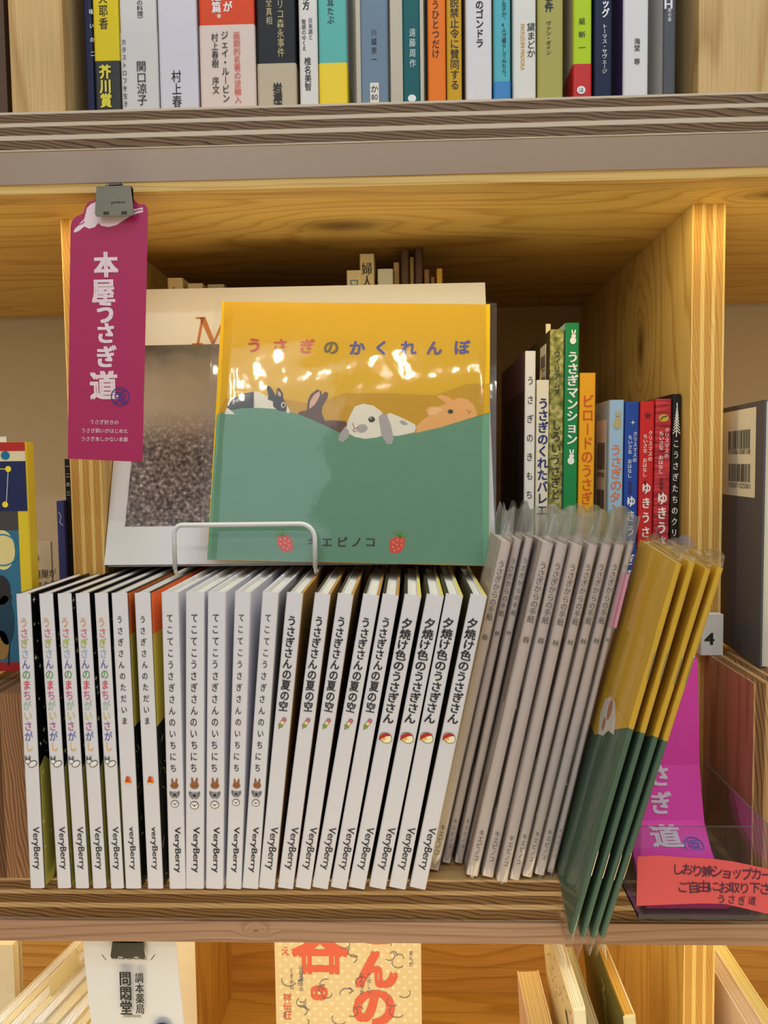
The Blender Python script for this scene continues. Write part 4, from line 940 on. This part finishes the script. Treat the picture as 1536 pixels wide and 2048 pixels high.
# handwritten note taped on the front
NOTE = M((214, 84, 88), .6, .03); PEN = M((40, 28, 60), .6)
F = Fr(at(1273, 1812, ay0-.0016), X, Z)
def npx(p): return F.px(*p)
nb = MB()
top = [(1275, 1713), (1320, 1711), (1370, 1715), (1420, 1717), (1470, 1724), (1536, 1738), (1544, 1739)]
bot = [(1544, 1830), (1536, 1828), (1490, 1817), (1450, 1808), (1400, 1807), (1340, 1809), (1273, 1812)]
nb.prism(F, [npx(p) for p in (top+bot)][::-1], -.0004, 0, NOTE)
def hand(st, x0, y0, x1, y1, s):
    n = len(st)
    for i, ch in enumerate(st):
        f = (i+.5)/n; a, b = npx((x0+(x1-x0)*f, y0+(y1-y0)*f)); q = s/1538*.515
        nb.char(F, ch, a, b+random.uniform(-.0006, .0006), q*random.uniform(.9, 1.1), q*random.uniform(.95, 1.15), PEN, .0003, -.004, random.uniform(-.12, .12))
hand('しおり兼ショップカード', 1345, 1738, 1562, 1752, 25); hand('ご自由にお取り下さい', 1356, 1772, 1560, 1778, 25); hand('うさぎ道', 1432, 1796, 1514, 1802, 19)
nb.build('paper_note', None, F.pt(.04, 0, 0), label='red pink handwritten note stuck on the front of the acrylic tray', category='note')

# ================================================================== RIGHT NEIGHBOUR CELL
zs = z0+.1457
p = at(1447, 815, .700); q = at(1529, 800, .606)
dirv = Vector((q.x-p.x, q.y-p.y, 0)); dd = dirv.length
GREY = M((84, 84, 92), .5, .03)
F = Fr(Vector((p.x, p.y, zs+.0048)), dirv, Z); hG = p.z-zs-.0055
th = thing('grey_book', F.pt(dd/2, 0, -.008), 'large dark grey book with barcode label standing right of the divider', 'book')
mb = MB().box(F, (0, dd), (0, hG), (-.0016, 0), GREY)
a0, b0 = F.px(1447, 826); a1, b1 = F.px(1510, 996)
a0 = .0005
cvg = mb.build('front_cover', th); mb = MB(); mb.fill(F, [(a0, b1), (a1, b1), (a1, b0), (a0, b0)], M((238, 232, 212)))
for ya, yb, st, yl in ((858, 897, '9784861008108', 908), (928, 965, '1920071025001', 978)):
    xa = F.px(1458, ya)[0]; xb = F.px(1502, ya)[0]; t0_, t1_ = F.b_at(xb, ya), F.b_at(xb, yb); x = xa; rr = random.Random(ya)
    while x < xb:
        w_ = rr.choice((.0006, .0009, .0016)); mb.fill(F, [(x, t1_), (x+w_, t1_), (x+w_, t0_), (x, t0_)], INK, .0004); x += w_+rr.choice((.0007, .0012))
    mb.line(F, st, xa, F.b_at(xb, yl), xb, F.b_at(xb, yl), .0042, INK, 0, .0004)
mb.build('barcode_label', cvg)
MB().box(F, (.002, dd-.002), (.0006, hG-.0015), (-.0135, -.0018), PG).build('page_block', th)
MB().box(F, (0, dd+.0012), (0, hG), (-.0155, -.0137), M((226, 214, 186))).build('back_cover', th)
F = Fr(Vector((at(1402, 1290, .648).x, .648, z0+.1502)), X, Z)
sg = MB(); wS = at(1446, 1290, .648).x-F.o.x; hS = at(1430, 1229, .648).z-F.o.z
sg.box(F, (0, wS), (0, hS), (-.009, 0), M((226, 224, 218), .5)); sg.char(F, '4', wS*.60, hS*.42, .016, .014, INK, .0004, .03)
th = None
sg.build('number_block', None, F.pt(wS/2, 0, -.004), label='small white block marked 4 on the low divider', category='sign', bevel=.001)

# ================================================================== LEFT NEIGHBOUR CELL
# tall colourful magazine-like book
Fm = Fr(at(-80, 1384, .600), X, Vector((.140, 0, 1))); Fm.o.z = zs+.0135
wM = .0325; hM = at(20, 884, .600).z-Fm.o.z
F = Fm
th = thing('tall_comic_book', F.pt(wM, 0, -.03), 'tall colourful book with red top, navy panel and yellow edge, left of the divider', 'book')
xr = lambda y: F.px(-20, y)
wid = F.px(50, 890)[0]
mb = MB().box(F, (0, wid), (0, hM), (-.0016, 0), M((226, 196, 40), .35))
def seg(y0_, y1_, x1_, m, c=.0002):
    b0, b1 = F.b_at(wid, y0_), max(.0004, F.b_at(wid, y1_)); a1 = wid*x1_
    mb.fill(F, [(.0002, b1), (a1, b1), (a1, min(b0, hM-.0002)), (.0002, min(b0, hM-.0002))], m, c)
seg(880, 902, .998, M((176, 36, 30), .35)); seg(902, 922, .998, M((222, 206, 168), .35)); seg(922, 1022, .998, M((30, 40, 84), .25)); seg(1022, 1350, .87, M((50, 110, 140), .3)); seg(1342, 1400, .998, M((170, 30, 30), .35), .0003)
seg(1022, 1060, .87, M((70, 66, 66), .3), .0003)
a, b = F.px(11, 911); mb.disc(F, a, b, .0036, .0034, M((20, 110, 150), .3), .0004)
YD_ = M((240, 214, 50), .4)
for pxy in ((17, 938), (11, 1009)): mb.disc(F, *F.px(*pxy), .0024, .0024, YD_, .0005)
mb.strokepx(F, [(0, 938), (17, 938)], .0006, YD_, .0004); mb.strokepx(F, [(17, 938), (13, 1009)], .0006, M((200, 200, 190)), .0004)
for pxy, rx, ry, mm in (((6, 1100), .010, .016, M((226, 206, 140))), ((2, 1180), .008, .012, M((40, 36, 40))), ((12, 1240), .007, .02, M((24, 60, 80))), ((4, 1290), .006, .012, M((160, 120, 60)))):
    mb.disc(F, *F.px(*pxy), rx, ry, mm, .0005)
mb.ring(F, *F.px(6, 1100), .013, .0012, M((30, 130, 160)), .0006)
mb.strokepx(F, [(22, 1190), (18, 1330)], .0014, M((40, 34, 30)), .0004)
mb.build('front_cover', th)
MB().box(F, (.0004, wid-.0006), (.001, hM-.001), (-.0090, -.0018), PG).build('page_block', th)
MB().box(F, (0, wid), (0, hM), (-.0108, -.0092), M((196, 166, 40), .35)).build('back_cover', th)
MB().box(F, (wid+.0001, wid+.0011), (0, hM), (-.0112, .0001), M((214, 182, 40), .4)).build('spine', th)
MB().box(F, (wid*.30, wid*.72), (hM*.8, hM+.0045), (-.0050, -.0046), M((232, 226, 210))).build('page_flap', th, label='white slip above the red top')
# handwritten card
F = Fr(Vector((at(28, 1400, .690).x, .690, zs+.0006)), X, Vector((.03, 0, 1)))
wC = at(116, 1200, .690).x-at(38, 1200, .690).x+.004; hC = at(80, 1084, .690).z-F.o.z
mb = MB(); mb.box(F, (0, wC), (0, hC), (-.0030, 0), M((226, 210, 176), .6))
for st, y, x0_, x1_, s in (('骨董屋が', 1150, 52, 113, .0075), ('古い犬を書', 1172, 48, 112, .005)):
    for i, ch in enumerate(st):
        xx = x0_+(x1_-x0_)*(i+.5)/len(st); a, b = F.px(xx, y-i*1.5); mb.char(F, ch, a, b, s, s*1.1, INK, .0003, .0, random.uniform(-.1, .1))
a, b = F.px(65, 1117); mb.disc(F, a, b, .0062, .0050, M((120, 110, 30)), .0003); mb.disc(F, a, b+.0012, .0050, .0034, M((200, 184, 70)), .0004); mb.disc(F, a+.001, b-.001, .0028, .0018, M((150, 140, 50)), .0005)
a, b = F.px(34, 1340); mb.disc(F, a, b, .0016, .0016, M((120, 150, 50)), .0003)
mb.build('message_card', None, F.pt(wC/2, 0, 0), label='cream card with brush handwriting and a small yellow face, left of the divider', category='card')
# blue thin book and black book against the divider
def side(name, x0_, x1_, yt, Yf, col, lab, d):
    p_, q_ = at(x0_, yt, Yf), at(x1_, yt, Yf); F = Fr(Vector((p_.x, Yf, zs+.0008)), X, Z); h = p_.z-F.o.z; w = q_.x-p_.x
    th, sp, L, R_, P = book(name, F, w, h, d, lab, None, M(col, .35), None, None, .001, False, PG, rnd=.001)
    return th, sp, L, R_, P, F, w, h
th, sp, L, R_, P, F, w, h = side('thin_blue_book', 112, 127, 1002, .685, (70, 76, 150), 'thin blue book with white squiggles between the card and the black book', .09)
sp.stroke(F, [(w*.3, h*.93), (w*.6, h*.9), (w*.4, h*.86), (w*.8, h*.84)], .0006, WHITE); finish(th, sp, L, R_, P)
th, sp, L, R_, P, F, w, h = side('black_book', 128, 141, 918, .690, (24, 24, 26), 'slim black book pressed against the left divider', .12)
sp.vtext(F, '一二の三', w*.5, h*.985, h*.80, w*.6, WHITE, .01); finish(th, sp, L, R_, P)

# ================================================================== LOWER SHELF
ZL = .5302
# stack of upright thin booklets at left, tops seen from above
for k in range(9):
    xk = -.345+.0102*k; c = [(232, 222, 190), (240, 236, 224), (226, 206, 140), (238, 234, 226), (216, 210, 200)][k % 5]
    F = Fr(Vector((xk, .575+.002*(k % 3), ZL)), (math.cos(.2), -math.sin(.2), 0), (0, 0, 1)); h = .330-.002*abs(k-4); w = .0088
    th = thing('leaning_booklet', F.pt(w/2, 0, -.08), 'cream booklet under the display shelf, %s of nine from left' % ['first', 'second', 'third', 'fourth', 'fifth', 'sixth', 'seventh', 'eighth', 'ninth'][k], 'booklet', 'cream booklets on the lower shelf')
    cm = M(c, .6)
    MB().box(F, (0, .0008), (0, h), (-.17, 0), cm).build('front_cover', th); MB().box(F, (w-.0008, w), (0, h), (-.17, 0), cm).build('back_cover', th)
    MB().box(F, (.0010, w-.0010), (.0005, h-.0006), (-.169, -.0006), pages_mat('booklet_pages', (238, 226, 186) if k % 2 else (242, 240, 232), 0, 1500)).build('page_block', th)
    if k == 3: MB().box(F, (w*.3, w*.34), (h-.02, h+.016), (-.075, -.035), M((236, 226, 176))).build('page_flap', th)
F = Fr(at(-40, 2300, .70), X, (.02, 0, 1)); F.o.z = ZL; w = at(38, 1890, .70).x-F.o.x-.006; h = at(20, 1890, .70).z-ZL
th = thing('slab_book', F.pt(w/2, 0, 0), 'pale cream hardcover standing at the lower left corner', 'book')
MB().box(F, (0, w), (0, h), (-.002, 0), M((226, 216, 190))).build('front_cover', th); MB().box(F, (.001, w-.002), (.001, h-.002), (-.014, -.0022), PG).build('page_block', th); MB().box(F, (0, w), (0, h), (-.0165, -.0145), M((206, 192, 160))).build('back_cover', th)
# hanging flyer with black clip
yF = .5740
fa, fb = at(166, 1886, yF), at(352, 1886, yF); wF = fb.x-fa.x; zF = z0-.0496
mb = MB(); FLY = M((226, 226, 230), .5, .02)
hF = .115
def fl(c):
    def fn(u, v): 
        b = v*hF; return Vector((fa.x+u*wF+.010*(1-v)**1.5, yF-.004*(1-v)**2+c, zF-hF+b))
    return fn
mb.sheet(fl(0), 6, 14, FLY); mb.sheet(fl(.0004), 6, 14, FLY)
F = Fr(Vector((fa.x, yF-.0030, zF-hF)), X, Z)
def ch(st, x, y0_, y1_, wpx, bold):
    a, b0 = F.px(x, y0_); _, b1 = F.px(x, y1_); mb.vtext(F, st, a, b0, b1, wpx/1538*yF, INK, bold, .0012)
ch('問悶堂', 251, 1940, 2028, 27, .03); ch('調本薬局', 279, 1943, 2026, 19, .02)
a0, b0 = F.px(248, 2032); a1, _ = F.px(283, 2032); mb.line(F, 'monmoon', a0, b0, a1, b0, .0022, INK, .01, .0014)
a0, b0 = F.px(224, 1918); a1, _ = F.px(295, 1918); mb.line(F, 'わたしの薬', a0, b0, a1, b0, .0034, INK, .002, .0009)
mb.strokepx(F, [(205, 1908), (213, 1918)], .0006, INK, .001); mb.strokepx(F, [(310, 1908), (303, 1918)], .0006, INK, .001)
a, b = F.px(326, 2058); mb.disc(F, a, b, .0072, .0064, INK, .0016); mb.disc(F, a, b, .0062, .0054, WHITE, .0018); mb.ring(F, a, b+.001, .004, .0006, INK, .002)
mb.build('flyer', None, (fa.x+wF/2, yF, zF), label='white pharmacy shop flyer hanging from a black clip under the display shelf', category='flyer')
th = thing('black_clip', at(256, 1915, .570), 'small black bulldog clip holding the white flyer', 'clip')
F = Fr(at(221, 1917, .5690), X, Z); BLK = M((40, 38, 36), .35)
clip(F, (at(290, 1915, .569)-at(221, 1915, .569)).x, zF-.0058-F.o.z, BLK, th, M((170, 164, 150), .3))
# face-out comic
DOT = M((240, 224, 186), .5); CB = M((226, 204, 160), .5, .02); CR_ = M((222, 96, 70), .5); CL = M((96, 96, 116), .6)
yC = .700; F = Fr(at(549, 2300, yC), X, Z); F.o.z = ZL; F.o.x = at(549, 1890, yC).x; w = at(842, 1890, yC).x-F.o.x; h = z0-.06-ZL
h = .36
th = thing('comic_book', F.pt(w/2, 0, 0), 'cream dotted comic with large red lettering facing out on the lower shelf', 'book')
mb = MB().box(F, (0, w), (0, h), (-.001, 0), CB)
for i in range(13):
    for j in range(18):
        a = (i+.5+(j % 2)*.5)*w/13; b = F.b_at(.05, 2060)+j*w/26
        if a < w-.003 and b < h-.003: mb.disc(F, a, b, .0019, .0019, DOT, .00015, 0, 10)
for st, x, y, s in (('谷', 640, 1895, 118), ('。', 664, 1962, 90), ('さ', 752, 1850, 92), ('ん', 752, 1938, 92), ('の', 748, 2012, 96), ('え', 571, 1902, 22)):
    a, b = F.px(x, y); q = s/1538*yC; mb.char(F, st, a, b, q, q, CR_, .0003, .05 if s > 30 else .015)
for i, c_ in enumerate('祥伝社'):
    a, b = F.px(575, 1995+i*18); mb.char(F, c_, a, b, .0085, .0085, CR_, .0003, .02)
rr = random.Random(9)
for cx, cy in ((600, 1960), (700, 1905), (620, 2030), (700, 2040), (800, 1930), (805, 2000), (790, 1895), (650, 1990), (715, 1975), (590, 2010)):
    for _ in range(3):
        x0_, y0_ = cx+rr.uniform(-22, 22), cy+rr.uniform(-22, 22); r_ = rr.uniform(6, 16); s0 = rr.uniform(0, 6)
        mb.strokepx(F, [(x0_+r_*math.cos(s0+t_*.5), y0_+r_*.8*math.sin(s0+t_*.5)) for t_ in range(7)], .0006, CL, .0005)
for x, y0_, st in ((583, 1935, 'くまみね'), (602, 1928, '山田先生の'), (723, 1945, 'なんだか'), (738, 1945, 'たのしい'), (822, 1900, 'まんが')):
    a, b0 = F.px(x, y0_); _, b1 = F.px(x, y0_+11*len(st)); mb.vtext(F, st, a, b0, b1, .0042, CL, .004, .0005)
mb.build('front_cover', th)
MB().box(F, (.001, w-.0006), (.0005, h-.0006), (-.0135, -.0012), PG).build('page_block', th); MB().box(F, (0, w), (0, h), (-.0148, -.0138), CB).build('back_cover', th)
# books at the lower right, tops seen from above
def low(xf, yf, wpx, Yf, d, lean, spine, left, lab, pages=(236, 220, 180), art=None, name='standing_book', flap=None):
    """xf, yf: the front top left corner in the picture"""
    p_ = at(xf, yf, Yf); w = wpx/1538*Yf; h = p_.z-ZL
    F = Fr(Vector((p_.x-h*lean, Yf, ZL+.0003+max(0, w*lean))), (1, 0, -lean), (lean, 0, 1)); h = (p_-F.o).dot(F.v)
    th, sp, L, R_, P = book(name, F, w, h, d, lab, 'standing books on the lower shelf', M(spine, .4), M(left, .4), M(spine, .4), .0014, False, pages_mat('low_pages', pages, 0, 1300), rnd=.002)
    Fl = Fr(F.pt(0, 0, -d), F.n, F.v)
    if art: art(sp, L, F, Fl, w, h, d)
    finish(th, sp, L, R_, P)
    if flap: MB().box(F, (w*.45, w*.5), (h-.02, h+.012), (-flap-.03, -flap), M((240, 236, 214))).build('page_flap', th)
def artA(sp, L, F, Fl, w, h, d):
    for k in range(7): L.stroke(Fl, [(d*.2+.01*k, h-.01-.004*k), (d*.2+.01*k+.008, h-.03-.004*k)], .0008, M((190, 110, 100)))
low(1083, 2168, 54, .600, .14, -.05, (230, 206, 178), (226, 196, 172), 'pinkish cover thick paperback with yellowed page tops, left of the flowery book', (230, 206, 150), artA)
def artB(sp, L, F, Fl, w, h, d):
    L.char(Fl, '9', d*.80, h-.035, .022, .026, M((70, 66, 40)), .0004, .02)
    for k in range(40):
        a, b = random.uniform(.02, d-.01), h-random.uniform(.004, .06)
        if k % 3: L.disc(Fl, a, b, random.uniform(.001, .0025), random.uniform(.001, .002), random.choice((M((206, 110, 110)), M((230, 200, 80)), M((90, 110, 60)))), .0003, 0, 8)
        else: L.stroke(Fl, [(a, b), (a+.005, b+random.uniform(-.005, .005))], .0007, M((80, 90, 40)), .0004)
    for k, s_ in enumerate('昭和'): L.char(Fl, s_, d*.86, h-.075-.02*k, .018, .02, INK, .0004, .01)
    sp.stroke(F, [(w*.3, h-.014), (w*.36, h-.02)], .0009, INK); sp.stroke(F, [(w*.5, h-.012), (w*.56, h-.018)], .0009, INK)
low(1146, 2022, 27, .585, .155, -.09, (236, 228, 200), (226, 214, 174), 'cream book with flowery side and large 9, tallest of the lower right books', (238, 234, 214), artB, flap=.05)
low(1190, 2090, 22, .610, .13, -.08, (206, 204, 170), (210, 208, 176), 'thin pale greenish book between the flowery book and the olive book', (226, 222, 186))
def artC(sp, L, F, Fl, w, h, d):
    L.line(Fl, 'Nietzsche', d*.52, h-.018, d*.52, h-.115, .014, M((186, 176, 110)), .008, .0004)
    sp.vtext(F, '集', w*.5, h-.006, h-.018, w*.5, INK, .01)
low(1247, 2036, 26, .585, .16, -.10, (226, 214, 170), (96, 92, 40), 'olive green covered book with pale spine, beside the lower divider', (216, 170, 80), artC, flap=.07)
low(1524, 2100, 34, .60, .15, -.09, (226, 206, 190), (234, 216, 200), 'pinkish white book right of the lower divider', (226, 206, 180))
low(1572, 2120, 30, .60, .15, -.08, (232, 222, 160), (240, 232, 180), 'pale yellow book in the lower right corner', (238, 226, 160))

# tidy helper properties
for o in SC.objects:
    for k in ('_o', '_s'):
        if k in o: del o[k]
